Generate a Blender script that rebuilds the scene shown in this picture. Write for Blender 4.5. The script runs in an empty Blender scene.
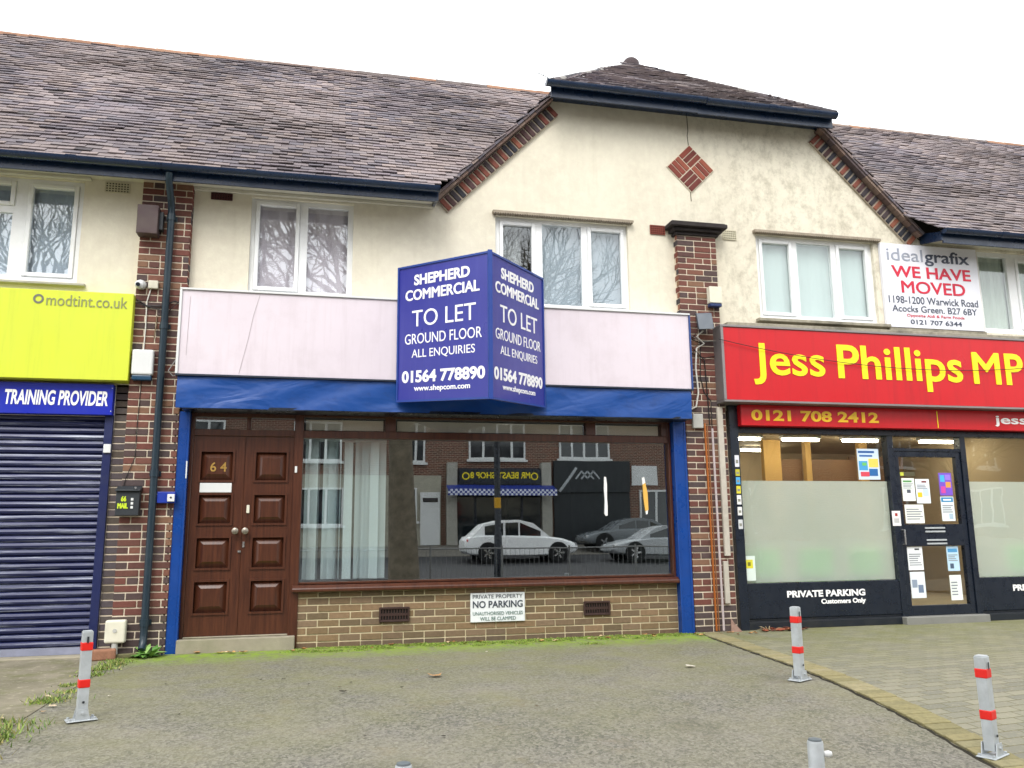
import bpy, math, random
from mathutils import Vector, Matrix
random.seed(11)
R = math.radians
sc = bpy.context.scene
col = bpy.data.collections.new('scene'); sc.collection.children.link(col)
V = Vector

# ------------------------------------------------------------------ colour / materials
def lin(c):
    if isinstance(c, str):
        c = [int(c[i:i+2], 16)/255 for i in (0, 2, 4)]
        c = [x/12.92 if x <= .04045 else ((x+.055)/1.055)**2.4 for x in c]
    return (c[0], c[1], c[2], 1)

class NT:
    def __init__(s, name):
        s.m = bpy.data.materials.new(name); s.m.use_nodes = True
        s.t = s.m.node_tree; s.t.nodes.clear()
        s.out = s.n('ShaderNodeOutputMaterial')
    def n(s, typ, **kw):
        nd = s.t.nodes.new(typ)
        for k, v in kw.items():
            if k == 'i':
                for a, b in v.items(): nd.inputs[a].default_value = b
            else: setattr(nd, k, v)
        return nd
    def l(s, a, b): s.t.links.new(a, b)
    def pos(s):
        if not hasattr(s, '_p'): s._p = s.n('ShaderNodeNewGeometry').outputs['Position']
        return s._p
    def mapped(s, sx=1, sy=1, sz=1, loc=(0, 0, 0)):
        mp = s.n('ShaderNodeMapping'); mp.inputs['Scale'].default_value = (sx, sy, sz); mp.inputs['Location'].default_value = loc
        s.l(s.pos(), mp.inputs['Vector']); return mp.outputs[0]
    def noise(s, scale, detail=4, rough=.6, vec=None, dist=0):
        nd = s.n('ShaderNodeTexNoise', i={'Scale': scale, 'Detail': detail, 'Roughness': rough, 'Distortion': dist})
        s.l(vec or s.pos(), nd.inputs['Vector']); return nd.outputs['Fac']
    def ramp(s, fac, stops):
        r = s.n('ShaderNodeValToRGB'); e = r.color_ramp.elements
        while len(e) < len(stops): e.new(.5)
        for el, (p, c) in zip(e, stops):
            el.position = p; el.color = lin(c) if not isinstance(c, (int, float)) else (c, c, c, 1)
        s.l(fac, r.inputs[0]); return r.outputs[0]
    def mix(s, a, b, fac, mode='MIX'):
        m = s.n('ShaderNodeMix', data_type='RGBA', blend_type=mode)
        for sock, v in ((m.inputs['Factor'], fac), (m.inputs[6], a), (m.inputs[7], b)):
            if hasattr(v, 'is_linked') or hasattr(v, 'links'): s.l(v, sock)
            else: sock.default_value = v if isinstance(v, (int, float)) else lin(v)
        return m.outputs[2]
    def math(s, op, a, b=0.):
        m = s.n('ShaderNodeMath', operation=op)
        for sock, v in ((m.inputs[0], a), (m.inputs[1], b)):
            if hasattr(v, 'links'): s.l(v, sock)
            else: sock.default_value = v
        return m.outputs[0]
    def bump(s, h, strength=.3, dist=.01):
        b = s.n('ShaderNodeBump', i={'Strength': strength, 'Distance': dist}); s.l(h, b.inputs['Height']); return b.outputs[0]
    def bsdf(s, color=None, rough=.6, metal=0, spec=.4, normal=None, **kw):
        p = s.n('ShaderNodeBsdfPrincipled')
        for nm, v in (('Base Color', color), ('Roughness', rough), ('Metallic', metal), ('Specular IOR Level', spec), ('Normal', normal)):
            if v is None: continue
            if hasattr(v, 'links'): s.l(v, p.inputs[nm])
            elif nm == 'Base Color': p.inputs[nm].default_value = lin(v)
            else: p.inputs[nm].default_value = v
        for k, v in kw.items(): p.inputs[k].default_value = v
        s.l(p.outputs[0], s.out.inputs[0]); return p

MATS = {}
def M(name, c='808080', rough=.6, var=.15, scale=5., bump=.1, bscale=90., metal=0, spec=.4, vcol=False, dirt=0., dirtc='5b5546', streak=0.):
    if name in MATS: return MATS[name]
    s = NT(name)
    if vcol:
        a = s.n('ShaderNodeAttribute', attribute_name='Col'); base = a.outputs['Color']
    else:
        r = s.n('ShaderNodeRGB'); r.outputs[0].default_value = lin(c); base = r.outputs[0]
    n = s.noise(scale, 5)
    k = s.ramp(n, [(.25, 1-var), (.75, 1.+0*var)])
    base = s.mix(base, k, 1.0, 'MULTIPLY')
    if dirt:
        d = s.ramp(s.noise(2.3, 8, .7), [(.48, 0.), (.75, dirt)])
        base = s.mix(base, dirtc, d)
    if streak:
        d = s.ramp(s.noise(4, 6, .65, s.mapped(3.2, 3.2, .22)), [(.5, 0.), (.78, streak)]); base = s.mix(base, dirtc, d)
    rr = s.ramp(s.noise(scale*2.2, 3), [(.3, max(0, rough-.08)), (.7, min(1, rough+.08))])
    s.bsdf(base, rr, metal, spec, s.bump(s.noise(bscale, 3), bump, .004) if bump else None)
    MATS[name] = s.m; return s.m

def glass(name, fac=.2, tint=(.93, .97, .96), wav=.0, wsc=3.):
    s = NT(name)
    tr = s.n('ShaderNodeBsdfTransparent'); tr.inputs[0].default_value = (*tint, 1)
    gl = s.n('ShaderNodeBsdfGlossy', i={'Roughness': .005}); gl.inputs[0].default_value = (.95, .98, 1, 1)
    if wav:
        b = s.bump(s.noise(wsc, 2, .4), wav, .02); s.l(b, gl.inputs['Normal'])
    lw = s.n('ShaderNodeLayerWeight', i={'Blend': .5})
    f = s.math('ADD', s.math('MULTIPLY', s.math('POWER', lw.outputs['Facing'], 4.), .6), fac)
    mx = s.n('ShaderNodeMixShader'); s.l(f, mx.inputs[0]); s.l(tr.outputs[0], mx.inputs[1]); s.l(gl.outputs[0], mx.inputs[2])
    s.l(mx.outputs[0], s.out.inputs[0]); MATS[name] = s.m; return s.m

def emit(name, c, st):
    s = NT(name); e = s.n('ShaderNodeEmission', i={'Strength': st}); e.inputs[0].default_value = lin(c)
    s.l(e.outputs[0], s.out.inputs[0]); return s.m

# ------------------------------------------------------------------ mesh builder
class MB:
    def __init__(s): s.v = []; s.f = []; s.c = []
    def poly(s, pts, c=None, flip=False):
        i = len(s.v); s.v += [tuple(p) for p in pts]; ix = list(range(i, i+len(pts)))
        s.f.append(ix[::-1] if flip else ix); s.c.append(c)
    def add(s, vs, fs, c=None):
        i = len(s.v); s.v += [tuple(p) for p in vs]
        for f in fs: s.f.append([k+i for k in f]); s.c.append(c)
        return s
    def box(s, x0, x1, y0, y1, z0, z1, c=None):
        if x1 < x0: x0, x1 = x1, x0
        if y1 < y0: y0, y1 = y1, y0
        if z1 < z0: z0, z1 = z1, z0
        vs = [(x, y, z) for z in (z0, z1) for y in (y0, y1) for x in (x0, x1)]
        return s.add(vs, [(0, 2, 3, 1), (4, 5, 7, 6), (0, 1, 5, 4), (2, 6, 7, 3), (0, 4, 6, 2), (1, 3, 7, 5)], c)
    def obox(s, o, a, b, d, c=None):
        o, a, b, d = V(o), V(a), V(b), V(d)
        vs = [o+a*i+b*j+d*k for k in (-1, 1) for j in (-1, 1) for i in (-1, 1)]
        return s.add(vs, [(0, 2, 3, 1), (4, 5, 7, 6), (0, 1, 5, 4), (2, 6, 7, 3), (0, 4, 6, 2), (1, 3, 7, 5)], c)
    def tube(s, pts, rad, n=8, c=None, caps=True):
        pts = [V(p) for p in pts]
        if not isinstance(rad, (list, tuple)): rad = [rad]*len(pts)
        i0 = len(s.v); up = None
        for k, p in enumerate(pts):
            d = (pts[min(k+1, len(pts)-1)]-pts[max(k-1, 0)]).normalized()
            if up is None: up = d.orthogonal().normalized()
            up = (up-d*up.dot(d)); up = up.normalized() if up.length > 1e-6 else d.orthogonal().normalized()
            w = d.cross(up)
            for j in range(n):
                a = 2*math.pi*j/n; s.v.append(tuple(p+(up*math.cos(a)+w*math.sin(a))*rad[k]))
        for k in range(len(pts)-1):
            for j in range(n):
                a = i0+k*n+j; b = i0+k*n+(j+1) % n
                s.f.append([a, b, b+n, a+n]); s.c.append(c)
        if caps:
            s.f.append([i0+j for j in range(n)][::-1]); s.c.append(c)
            e = i0+(len(pts)-1)*n; s.f.append([e+j for j in range(n)]); s.c.append(c)
        return s
    def prism(s, prof, axis, a0, a1, c=None):
        """profile of 2D points extruded along an axis ('x': prof=(y,z); 'y': prof=(x,z); 'z': prof=(x,y))"""
        def P(p, a): return {'x': (a, p[0], p[1]), 'y': (p[0], a, p[1]), 'z': (p[0], p[1], a)}[axis]
        n = len(prof); vs = [P(p, a0) for p in prof]+[P(p, a1) for p in prof]
        fs = [tuple(range(n))[::-1], tuple(range(n, 2*n))]+[(i, (i+1) % n, n+(i+1) % n, n+i) for i in range(n)]
        return s.add(vs, fs, c)
    def lathe(s, cx, cy, prof, n=20, c=None):
        i0 = len(s.v)
        for r, z in prof:
            for j in range(n):
                a = 2*math.pi*j/n; s.v.append((cx+r*math.cos(a), cy+r*math.sin(a), z))
        for k in range(len(prof)-1):
            for j in range(n):
                a = i0+k*n+j; b = i0+k*n+(j+1) % n; s.f.append([a, b, b+n, a+n]); s.c.append(c)
        s.f.append([i0+j for j in range(n)][::-1]); s.c.append(c)
        e = i0+(len(prof)-1)*n; s.f.append([e+j for j in range(n)]); s.c.append(c)
        return s

ORG = {}
def link(o, parent=None):
    col.objects.link(o)
    if parent is not None: o.parent = parent
    return o
def build(name, mb, mat, parent=None, bevel=0, smooth=False, label=None, segs=1):
    me = bpy.data.meshes.new(name)
    if parent is not None: org = ORG[parent]
    else:
        xs = [p[0] for p in mb.v]; ys = [p[1] for p in mb.v]; zs = [p[2] for p in mb.v]
        org = V(((min(xs)+max(xs))/2, (min(ys)+max(ys))/2, min(zs)))
    me.from_pydata([(p[0]-org[0], p[1]-org[1], p[2]-org[2]) for p in mb.v], [], mb.f)
    if any(c is not None for c in mb.c):
        at = me.color_attributes.new('Col', 'FLOAT_COLOR', 'CORNER'); k = 0
        buf = []
        for f, c in zip(mb.f, mb.c):
            buf += list(lin(c if c is not None else '808080'))*len(f)
        at.data.foreach_set('color', buf)
    me.materials.append(mat); me.validate()
    o = bpy.data.objects.new(name, me)
    if parent is None: o.location = org
    link(o, parent); ORG[o] = org
    if smooth:
        me.polygons.foreach_set('use_smooth', [True]*len(me.polygons))
        me.set_sharp_from_angle(angle=R(40))
    if bevel:
        m = o.modifiers.new('bevel', 'BEVEL'); m.width = bevel; m.segments = segs; m.limit_method = 'ANGLE'; m.angle_limit = R(40)
    if label: o['label'] = label
    return o
def thing(name, label, cat, loc, group=None):
    o = bpy.data.objects.new(name, None); o.location = loc; o.empty_display_size = .1
    link(o); ORG[o] = V(loc); o['label'] = label; o['category'] = cat
    if group: o['group'] = group
    return o
def tag(o, label, cat, group=None):
    o['label'] = label; o['category'] = cat
    if group: o['group'] = group
    return o
def struct(o): o['kind'] = 'structure'; return o
def copy_tree(o, parent=None):
    c = o.copy(); col.objects.link(c); c.parent = parent
    for ch in list(o.children): copy_tree(ch, c)
    return c

class Pl:      # a plane on which flat lettering is laid: origin, unit right, unit up, outward normal
    def __init__(s, o, eu=(1, 0, 0), ev=(0, 0, 1), en=(0, -1, 0)): s.o, s.u, s.v, s.n = V(o), V(eu), V(ev), V(en)
    def p(s, x, y, z=0): return s.o+s.u*x+s.v*y+s.n*z
def glyphs(mb, body, pl, x0, x1, z0, z1, bold=.0, depth=.004, c=None, shear=0., keep=False):
    if bold > 0 and ('M' in body or body == 'grafix'):
        b = bold*(z1-z0)*1.0
        b *= 1.25
        for k, (dx, dz) in enumerate(((-b, 0), (b, 0), (-b*.5, -b*.6), (b*.5, b*.6), (b*.5, -b*.6), (-b*.5, b*.6), (0, 0))):
            glyphs(mb, body, pl, x0+b+dx, x1-b+dx, z0+b*.6+dz, z1-b*.6+dz, 0, depth+.0002*k, c, 0, keep)
        return
    cu = bpy.data.curves.new('lettering', 'FONT'); cu.body = body; cu.offset = bold; cu.resolution_u = 4; cu.shear = shear
    ob = bpy.data.objects.new('lettering', cu); sc.collection.objects.link(ob)
    dg = bpy.context.evaluated_depsgraph_get(); me = bpy.data.meshes.new_from_object(ob.evaluated_get(dg))
    xs = [v.co.x for v in me.vertices]; ys = [v.co.y for v in me.vertices]
    ax, bx, ay, by = min(xs), max(xs), min(ys), max(ys)
    sx = (x1-x0)/(bx-ax); sy = (z1-z0)/(by-ay)
    if keep: sx = sy
    n = len(me.vertices)
    top = [pl.p(x0+(v.co.x-ax)*sx, z0+(v.co.y-ay)*sy, depth) for v in me.vertices]
    bot = [pl.p(x0+(v.co.x-ax)*sx, z0+(v.co.y-ay)*sy, .0) for v in me.vertices]
    fs = [tuple(p.vertices) for p in me.polygons]
    if pl.u.cross(pl.v).dot(pl.n) < 0: fs = [f[::-1] for f in fs]
    cnt = {}
    for f in fs:
        for i in range(len(f)):
            a, b = f[i], f[(i+1) % len(f)]; cnt[(a, b)] = 1
    side = [(b, a, a+n, b+n) for (a, b) in cnt if (b, a) not in cnt]
    mb.add(top+bot, fs+side, c)
    bpy.data.objects.remove(ob); bpy.data.curves.remove(cu); bpy.data.meshes.remove(me)
def lettering(body, pl, x0, x1, z0, z1, mat, parent, bold=0., name='lettering', **kw):
    mb = MB(); glyphs(mb, body, pl, x0, x1, z0, z1, bold, **kw); return build(name, mb, mat, parent)

# ------------------------------------------------------------------ palette
def s_render():
    s = NT('cream_render')
    big = s.noise(1.1, 6, .65); fine = s.noise(9, 8, .7)
    base = s.mix('d8d2c1', 'ccc5b4', s.ramp(big, [(.35, 0.), (.7, 1.)]))
    base = s.mix(base, 'e0dcc9', s.ramp(fine, [(.45, 0.), (.7, .6)]))
    # grime: denser to the right of the crack, where the render is dirtier
    sep = s.n('ShaderNodeSeparateXYZ'); s.l(s.pos(), sep.inputs[0])
    mr = s.n('ShaderNodeMapRange', i={1: 3.9, 2: 5.3, 3: .0, 4: 1.}); s.l(sep.outputs[0], mr.inputs[0])
    g = s.ramp(s.noise(6.5, 9, .78, s.mapped(1, 1, .8)), [(.47, 0.), (.68, 1.)])
    gm = s.math('MULTIPLY', g, s.math('ADD', s.math('MULTIPLY', mr.outputs[0], .5), .07))
    base = s.mix(base, '7d7663', gm)
    st = s.ramp(s.noise(5, 5, .6, s.mapped(2.4, 2.4, .16)), [(.55, 0.), (.8, .13)])
    base = s.mix(base, '99907a', st)
    h = s.noise(38, 6, .7)
    s.bsdf(base, .92, 0, .15, s.bump(h, .22, .01)); return s.m
RENDER = s_render()
PATCH = M('grey_render', 'd3cfc0', .9, .2, 2.2, .3, 40, dirt=.35, dirtc='8c8674')
UPVC = M('white_upvc', 'e9ebec', .35, .08, 4, .02, 60, dirt=.25, dirtc='a5a295')
BRICK = M('brick', vcol=True, rough=.85, var=.28, scale=28, bump=.35, bscale=120)
MORTAR = M('mortar', 'dccfba', .95, .25, 14, .4, 110, dirt=.3, dirtc='857c6b')
MORTARB = M('buff_mortar', 'cdbf9f', .95, .25, 14, .4, 110, dirt=.3, dirtc='6f6650')
TILE = M('roof_tile', vcol=True, rough=.9, var=.2, scale=22, bump=.3, bscale=70)
FELT = M('roof_felt', '2c2a2b', .95)
GUT = M('navy_gutter', '162a47', .3, .2, 3, .03, 30, spec=.6, dirt=.3, dirtc='3f5064')
BLACKP = M('black_paint', '111b2a', .3, .2, 4, .03, 40, spec=.55, dirt=.15, dirtc='3a3e42')
DARKPIPE = M('slate_pipe', '1d2f3b', .35, .2, 6, .05, 50, dirt=.3, dirtc='4a5557')
SOFFIT = M('soffit', 'd2cfc2', .7, .2, 3, .05)
def s_blue():
    s = NT('crumpled_blue')
    base = s.mix('084692', '073d82', s.noise(1.6, 4)); base = s.mix(base, '0c2c60', s.ramp(s.noise(5, 6, .7, s.mapped(1, 1, 2.)), [(.5, 0.), (.8, .6)]))
    h = s.math('ADD', s.math('MULTIPLY', s.noise(1.3, 2, .5, s.mapped(1, 1, 2.4), 2.2), 6.), s.noise(9, 3, .5, s.mapped(.6, 1, 1.2)))
    s.bsdf(base, .4, 0, .5, s.bump(h, .22, .012)); return s.m
BLUEV = s_blue()
BLUE = M('blue_gloss', '07408f', .3, .22, 2.5, .05, 20, spec=.5, dirt=.3, dirtc='0d2c66')
WHITEP = M('pale_panel', 'd8ced6', .4, .09, 1.4, .03, 8, dirt=.4, dirtc='b9adb2', streak=.35)
WHITE = M('white_paint', 'd6d8d8', .45, .08, 4, .02)
LETW = M('white_vinyl', 'f2f2f2', .45, .03, 4, 0)
def s_wood():
    s = NT('mahogany')
    w = s.noise(7, 6, .65, s.mapped(6, 1, .35)); base = s.mix('56301f', '371b12', s.ramp(w, [(.3, 0.), (.7, 1.)]))
    s.bsdf(base, .28, 0, .5, s.bump(w, .12, .003)); return s.m
WOOD = s_wood()
CONC = M('concrete', '9c9583', .9, .3, 5, .4, 60, dirt=.5, dirtc='666a45')
STEEL = M('galvanised_steel', 'bcc2c6', .45, .25, 14, .1, 60, metal=.2, spec=.5, dirt=.4, dirtc='7e7c74')
CHROME = M('chrome', 'c9cacb', .25, .1, 9, 0, metal=.9)
BRASS = M('brass', 'caa45a', .35, .1, 9, 0, metal=.7)
REDR = M('red_reflector', 'd8231c', .4, .05, 9, .05)
GREYP = M('grey_plastic', 'b9b9b4', .5, .12, 7, .05, dirt=.3)
CREAMP = M('cream_plastic', 'd9d6c4', .5, .1, 7, .05, dirt=.35)
CHARC = M('charcoal_plastic', '2b3035', .5, .1, 7, .05)
G_UP = glass('upper_window_glass', .07, (.98, .99, .99), .008, 3.)
G_OBS = glass('textured_window_glass', .10, (.98, .99, .995), .022, 5.)
G_SHOP = glass('shop_window_glass', .25, (.94, .985, .975), .05, .8)
G_JP = glass('office_glass', .07, (.95, .98, .97), .1, 1.5)
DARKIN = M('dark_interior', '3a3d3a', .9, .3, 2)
PRINT = M('printed_sheet', vcol=True, rough=.4, var=.04, scale=5, bump=0)

# ------------------------------------------------------------------ ground
def gz(y):
    if y > -2.5: return 0.
    if y > -5: return -.025*(y+2.5)**2
    if y > -9: return -.156-.06*(-5-y)
    if y > -12: return -.396
    if y > -22: return -.396+(-12-y)*.055
    if y > -27: return .154+(-22-y)*.11
    return .704
def s_asphalt():
    s = NT('asphalt')
    sep = s.n('ShaderNodeSeparateXYZ'); s.l(s.pos(), sep.inputs[0])
    agg = s.n('ShaderNodeTexVoronoi', i={'Scale': 55.}); s.l(s.pos(), agg.inputs['Vector'])
    base = s.mix('545250', '827f77', s.ramp(agg.outputs['Color'], [(.15, 0.), (.85, 1.)]))
    base = s.mix(base, 'a8a296', s.ramp(s.noise(80, 3, .75), [(.54, 0.), (.68, .62)]))
    base = s.mix(base, '33302e', s.ramp(s.noise(55, 4, .7), [(.30, .5), (.45, 0.)]))
    base = s.mix(base, '8f897d', s.ramp(s.noise(.9, 6, .7), [(.42, 0.), (.7, .5)]))
    base = s.mix(base, '7a6a50', s.ramp(s.noise(2.1, 7, .75, s.mapped(1, 1, 1, (9, 3, 0))), [(.56, 0.), (.75, .45)]))
    base = s.mix(base, '4a4844', s.ramp(s.noise(1.3, 3, .5, s.mapped(1, 1, 1, (2, 8, 0))), [(.62, 0.), (.72, .35)]))
    # green algae: strongest by the wall, patchy further out
    mr = s.n('ShaderNodeMapRange', i={1: -5.6, 2: -.3, 3: .12, 4: .72}); s.l(sep.outputs[1], mr.inputs[0])
    alg = s.math('MULTIPLY', s.ramp(s.noise(1.7, 8, .72), [(.33, .1), (.66, 1.)]), mr.outputs[0])
    base = s.mix(base, '74753f', alg)
    mr2 = s.n('ShaderNodeMapRange', i={1: -.95, 2: -.35, 3: .0, 4: 1.}); s.l(s.math('ADD', sep.outputs[1], s.math('MULTIPLY', s.math('SUBTRACT', s.noise(3.1, 6, .7), .5), .7)), mr2.inputs[0])
    base = s.mix(base, '7c9630', s.math('MULTIPLY', mr2.outputs[0], s.ramp(s.noise(9, 6, .75), [(.38, .1), (.55, .95)])))
    h = s.math('ADD', s.math('MULTIPLY', agg.outputs['Distance'], 1.), s.math('MULTIPLY', s.noise(130, 3), .7))
    s.bsdf(base, .9, 0, .3, s.bump(h, .55, .006)); return s.m
def s_conc_ground():
    s = NT('weathered_concrete')
    base = s.mix('8b8474', '6b6756', s.ramp(s.noise(2.2, 8, .72), [(.35, 0.), (.65, 1.)]))
    base = s.mix(base, '5c6236', s.ramp(s.noise(3.3, 7, .7, s.mapped(1, 1, 1, (5, 0, 0))), [(.48, 0.), (.7, .7)]))
    base = s.mix(base, 'b3aa98', s.ramp(s.noise(14, 6, .7), [(.56, 0.), (.7, .8)]))
    s.bsdf(base, .93, 0, .2, s.bump(s.noise(50, 6, .7), .5, .008)); return s.m
def s_paving():
    s = NT('block_paving')
    mp = s.n('ShaderNodeMapping'); mp.inputs['Rotation'].default_value = (0, 0, R(-6)); s.l(s.pos(), mp.inputs['Vector'])
    b = s.n('ShaderNodeTexBrick', offset=.5, i={'Scale': 1., 'Mortar Size': .006, 'Mortar Smooth': .25, 'Brick Width': .2, 'Row Height': .1, 'Bias': 0.})
    b.inputs['Color1'].default_value = (0, 0, 0, 1); b.inputs['Color2'].default_value = (1, 1, 1, 1); b.inputs['Mortar'].default_value = (.5, .5, .5, 1)
    s.l(mp.outputs[0], b.inputs['Vector'])
    base = s.ramp(b.outputs['Color'], [(0., '75746a'), (.5, '7f7d70'), (1., '8a8777')])
    base = s.mix(base, '69664f', b.outputs['Fac'])
    sep = s.n('ShaderNodeSeparateXYZ'); s.l(s.pos(), sep.inputs[0])
    mr = s.n('ShaderNodeMapRange', i={1: -3.5, 2: -.2, 3: .1, 4: .8}); s.l(sep.outputs[1], mr.inputs[0])
    base = s.mix(base, '66692f', s.math('MULTIPLY', s.ramp(s.noise(1.9, 7, .7), [(.3, .1), (.65, 1.)]), mr.outputs[0]))
    base = s.mix(base, '9c9482', s.ramp(s.noise(40, 4, .7), [(.5, 0.), (.7, .5)]))
    h = s.math('SUBTRACT', s.math('MULTIPLY', s.noise(60, 4), .4), b.outputs['Fac'])
    s.bsdf(base, .88, 0, .3, s.bump(h, .6, .006)); return s.m
ASPH = s_asphalt(); PAVE = s_paving(); CGRD = s_conc_ground()
YS = [60, 20, 6, 2, .3, 0, -1, -2, -2.5, -3, -3.5, -4, -4.5, -5, -6, -7, -8, -9, -10, -12, -14, -16, -18, -20, -22, -24, -27, -30, -60, -120]
def sheet(name, xa, xb, y0, y1, dz, mat, nx=2):
    """ground sheet following gz between y0 > y1; xa/xb are functions of y"""
    mb = MB(); ys = [y0]+[y for y in YS if y1 < y < y0]+[y1]
    rows = [[(xa(y)+(xb(y)-xa(y))*i/(nx-1), y, gz(y)+dz) for i in range(nx)] for y in ys]
    vs = [p for r in rows for p in r]; fs = []
    for j in range(len(ys)-1):
        for i in range(nx-1):
            a = j*nx+i; fs.append((a, a+nx, a+nx+1, a+1))
    mb.add(vs, fs); return struct(build(name, mb, mat))
sheet('ground', lambda y: -120, lambda y: 120, 60, -120, -.03, M('earth', '6b655a', .95, .3, .6))
EDGE = lambda y: 4.27+.115*y
LEDGE = lambda y: -1.80+.012*y
sheet('forecourt', LEDGE, EDGE, .0, -9.4, -.004, ASPH)
sheet('concrete_apron', lambda y: -9, LEDGE, .0, -9.4, 0, CGRD)
sheet('block_paving', lambda y: EDGE(y)+.23, lambda y: 13, .0, -9.4, 0.0, PAVE)
sheet('pavement', lambda y: -40, lambda y: 40, -9.4, -13.2, 0.004, M('pavement', '7f7a70', .9, .3, 3, .3))
sheet('road', lambda y: -60, lambda y: 60, -13.2, -23.6, -.004, M('road_asphalt', '3a3a3d', .85, .3, 2, .3))
sheet('far_pavement', lambda y: -60, lambda y: 60, -23.6, -27.2, 0.004, M('far_pavement', '77726a', .9, .3, 2, .3))
# border course of the block paving
mb = MB(); y = -.1
while y > -9.3:
    o = V((EDGE(y)+.115, y-.05, gz(y-.05)-.02+random.uniform(-.003, .003)))
    c = random.choice(['948b64', '8f8760', '9b9270', '87805c', '918a68'])
    dz = (gz(y-.1)-gz(y))/2
    mb.obox(o, V((.108, .0, 0)), V((-.115*.047, -.0465, dz)), V((0, 0, .026)), c); y -= .102
struct(build('paving_border', mb, M('border_brick', vcol=True, rough=.9, var=.35, scale=30, bump=.4, bscale=90), bevel=.004))

# ------------------------------------------------------------------ helpers for buildings
RED = ['6a352d', '743d33', '5a302c', '7c4a3e', '4b3031', '3c363a', '373a41', '67392f', '82513f', '73392f', '443d41', '8c684e', '5a332e']
BUFF = ['7c6650', '87705a', '705c48', '8e7252', '65563f', '7a6249', '94775a', '6c5a4a', '80694a']
def bricks(mb, x0, x1, z0, z1, y, pal, side=None, depth=.03, lw=.213, lh=.062, alt=True, proud=.0, dark_below=None):
    """real bricks laid on a mortar face at y (front) from x0 to x1; side: also returns down the right-hand face"""
    z = z0; k = 0
    while z < z1-.03:
        x = x0; off = (k % 2)
        first = True
        while x < x1-.02:
            w = lw
            if first and off: w = lw/2-.005
            elif alt and k % 2: w = lw/2-.005 if random.random() < .25 else lw
            e = min(x+w, x1)
            if x1-e < .05: e = x1
            p = random.uniform(.002, .008)
            c = random.choice(pal)
            if dark_below and z < dark_below: c = random.choice(['31343a', '3a3d42', '44443f', '2c3036'])
            cc = lin(c); mm = lin('6c5149' if pal is RED else '7c6a55'); c = tuple(cc[j_]*.62+mm[j_]*.38 for j_ in range(3))
            mb.box(x, e, y-p-.002, y+.02, z, min(z+lh, z1), c)
            x = e+.012; first = False
        z += .075; k += 1
def wall_cells(mb, x0, x1, z0, z1, y0, y1, holes):
    xs = sorted({x0, x1, *[h[0] for h in holes], *[h[1] for h in holes]}); xs = [x for x in xs if x0 <= x <= x1]
    zs = sorted({z0, z1, *[h[2] for h in holes], *[h[3] for h in holes]}); zs = [z for z in zs if z0 <= z <= z1]
    def hole(a, b): return any(h[0] < a < h[1] and h[2] < b < h[3] for h in holes)
    for i in range(len(xs)-1):
        for j in range(len(zs)-1):
            a, b = xs[i], xs[i+1]; c, d = zs[j], zs[j+1]; cx, cz = (a+b)/2, (c+d)/2
            if hole(cx, cz): continue
            mb.poly([(a, y0, c), (b, y0, c), (b, y0, d), (a, y0, d)])
            mb.poly([(a, y1, c), (a, y1, d), (b, y1, d), (b, y1, c)])
    for h in holes:
        a, b, c, d = h
        mb.poly([(a, y0, c), (a, y0, d), (a, y1, d), (a, y1, c)])
        mb.poly([(b, y0, c), (b, y1, c), (b, y1, d), (b, y0, d)])
        mb.poly([(a, y0, c), (a, y1, c), (b, y1, c), (b, y0, c)])
        mb.poly([(a, y0, d), (b, y0, d), (b, y1, d), (a, y1, d)])
def frame_rect(mb, x0, x1, z0, z1, y0, y1, w, bw=None):
    bw = bw or w
    mb.box(x0, x0+w, y0, y1, z0, z1); mb.box(x1-w, x1, y0, y1, z0, z1)
    mb.box(x0+w, x1-w, y0, y1, z0, z0+bw); mb.box(x0+w, x1-w, y0, y1, z1-w, z1)
def window(parent, x0, x1, z0, z1, panes, gm, y=.05, mat=UPVC):
    """panes: (px0,px1,pz0,pz1,sash). frame built round them as strips"""
    fr = MB(); ps = [(p[0], p[1], p[2], p[3]) for p in panes]
    out = [(p[0]-(.045 if p[4] else 0), p[1]+(.045 if p[4] else 0), p[2]-(.045 if p[4] else 0), p[3]+(.045 if p[4] else 0)) for p in panes]
    wall_cells(fr, x0, x1, z0, z1, y, y+.06, out)
    fr.box(x0-.0, x1+.0, y-.035, y-.001, z0-.0, z0+.028)
    f = build('window', fr, mat, parent)
    for p, o in zip(panes, out):
        if p[4]:
            sm = MB(); frame_rect(sm, o[0]+.003, o[1]-.003, o[2]+.003, o[3]-.003, y-.018, y+.045, .045)
            build('sash', sm, mat, f, bevel=.006)
        g = MB(); g.box(p[0]-.002, p[1]+.002, y+.02, y+.026, p[2]-.002, p[3]+.002)
        build('pane', g, gm, f)
    return f
def vent(parent, x0, x1, z0, z1, y, mat, nx=7, nz=4, hole='1a1714'):
    mb = MB(); dk = MB(); dk.box(x0+.004, x1-.004, y-.004, y+.02, z0+.004, z1-.004)
    cw, ch = (x1-x0)/nx, (z1-z0)/nz
    for i in range(nx+1): mb.box(x0+i*cw-cw*.19, x0+i*cw+cw*.19, y-.016, y-.0045, z0, z1)
    for j in range(nz+1): mb.box(x0, x1, y-.014, y-.005, z0+j*ch-ch*.2, z0+j*ch+ch*.2)
    v_ = build('air_vent', mb, mat, parent); build('dark_backing', dk, M('vent_hole_shade', '1c1917', .95), v_); return v_  # flat dark backing paints in the shade of the vent holes
TC = ['77696b', '6c6468', '81726f', '5f5b63', '8a7a76', '746a71', '90807a', '67636c', '7e7075', '706466', '877a7d']
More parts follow.
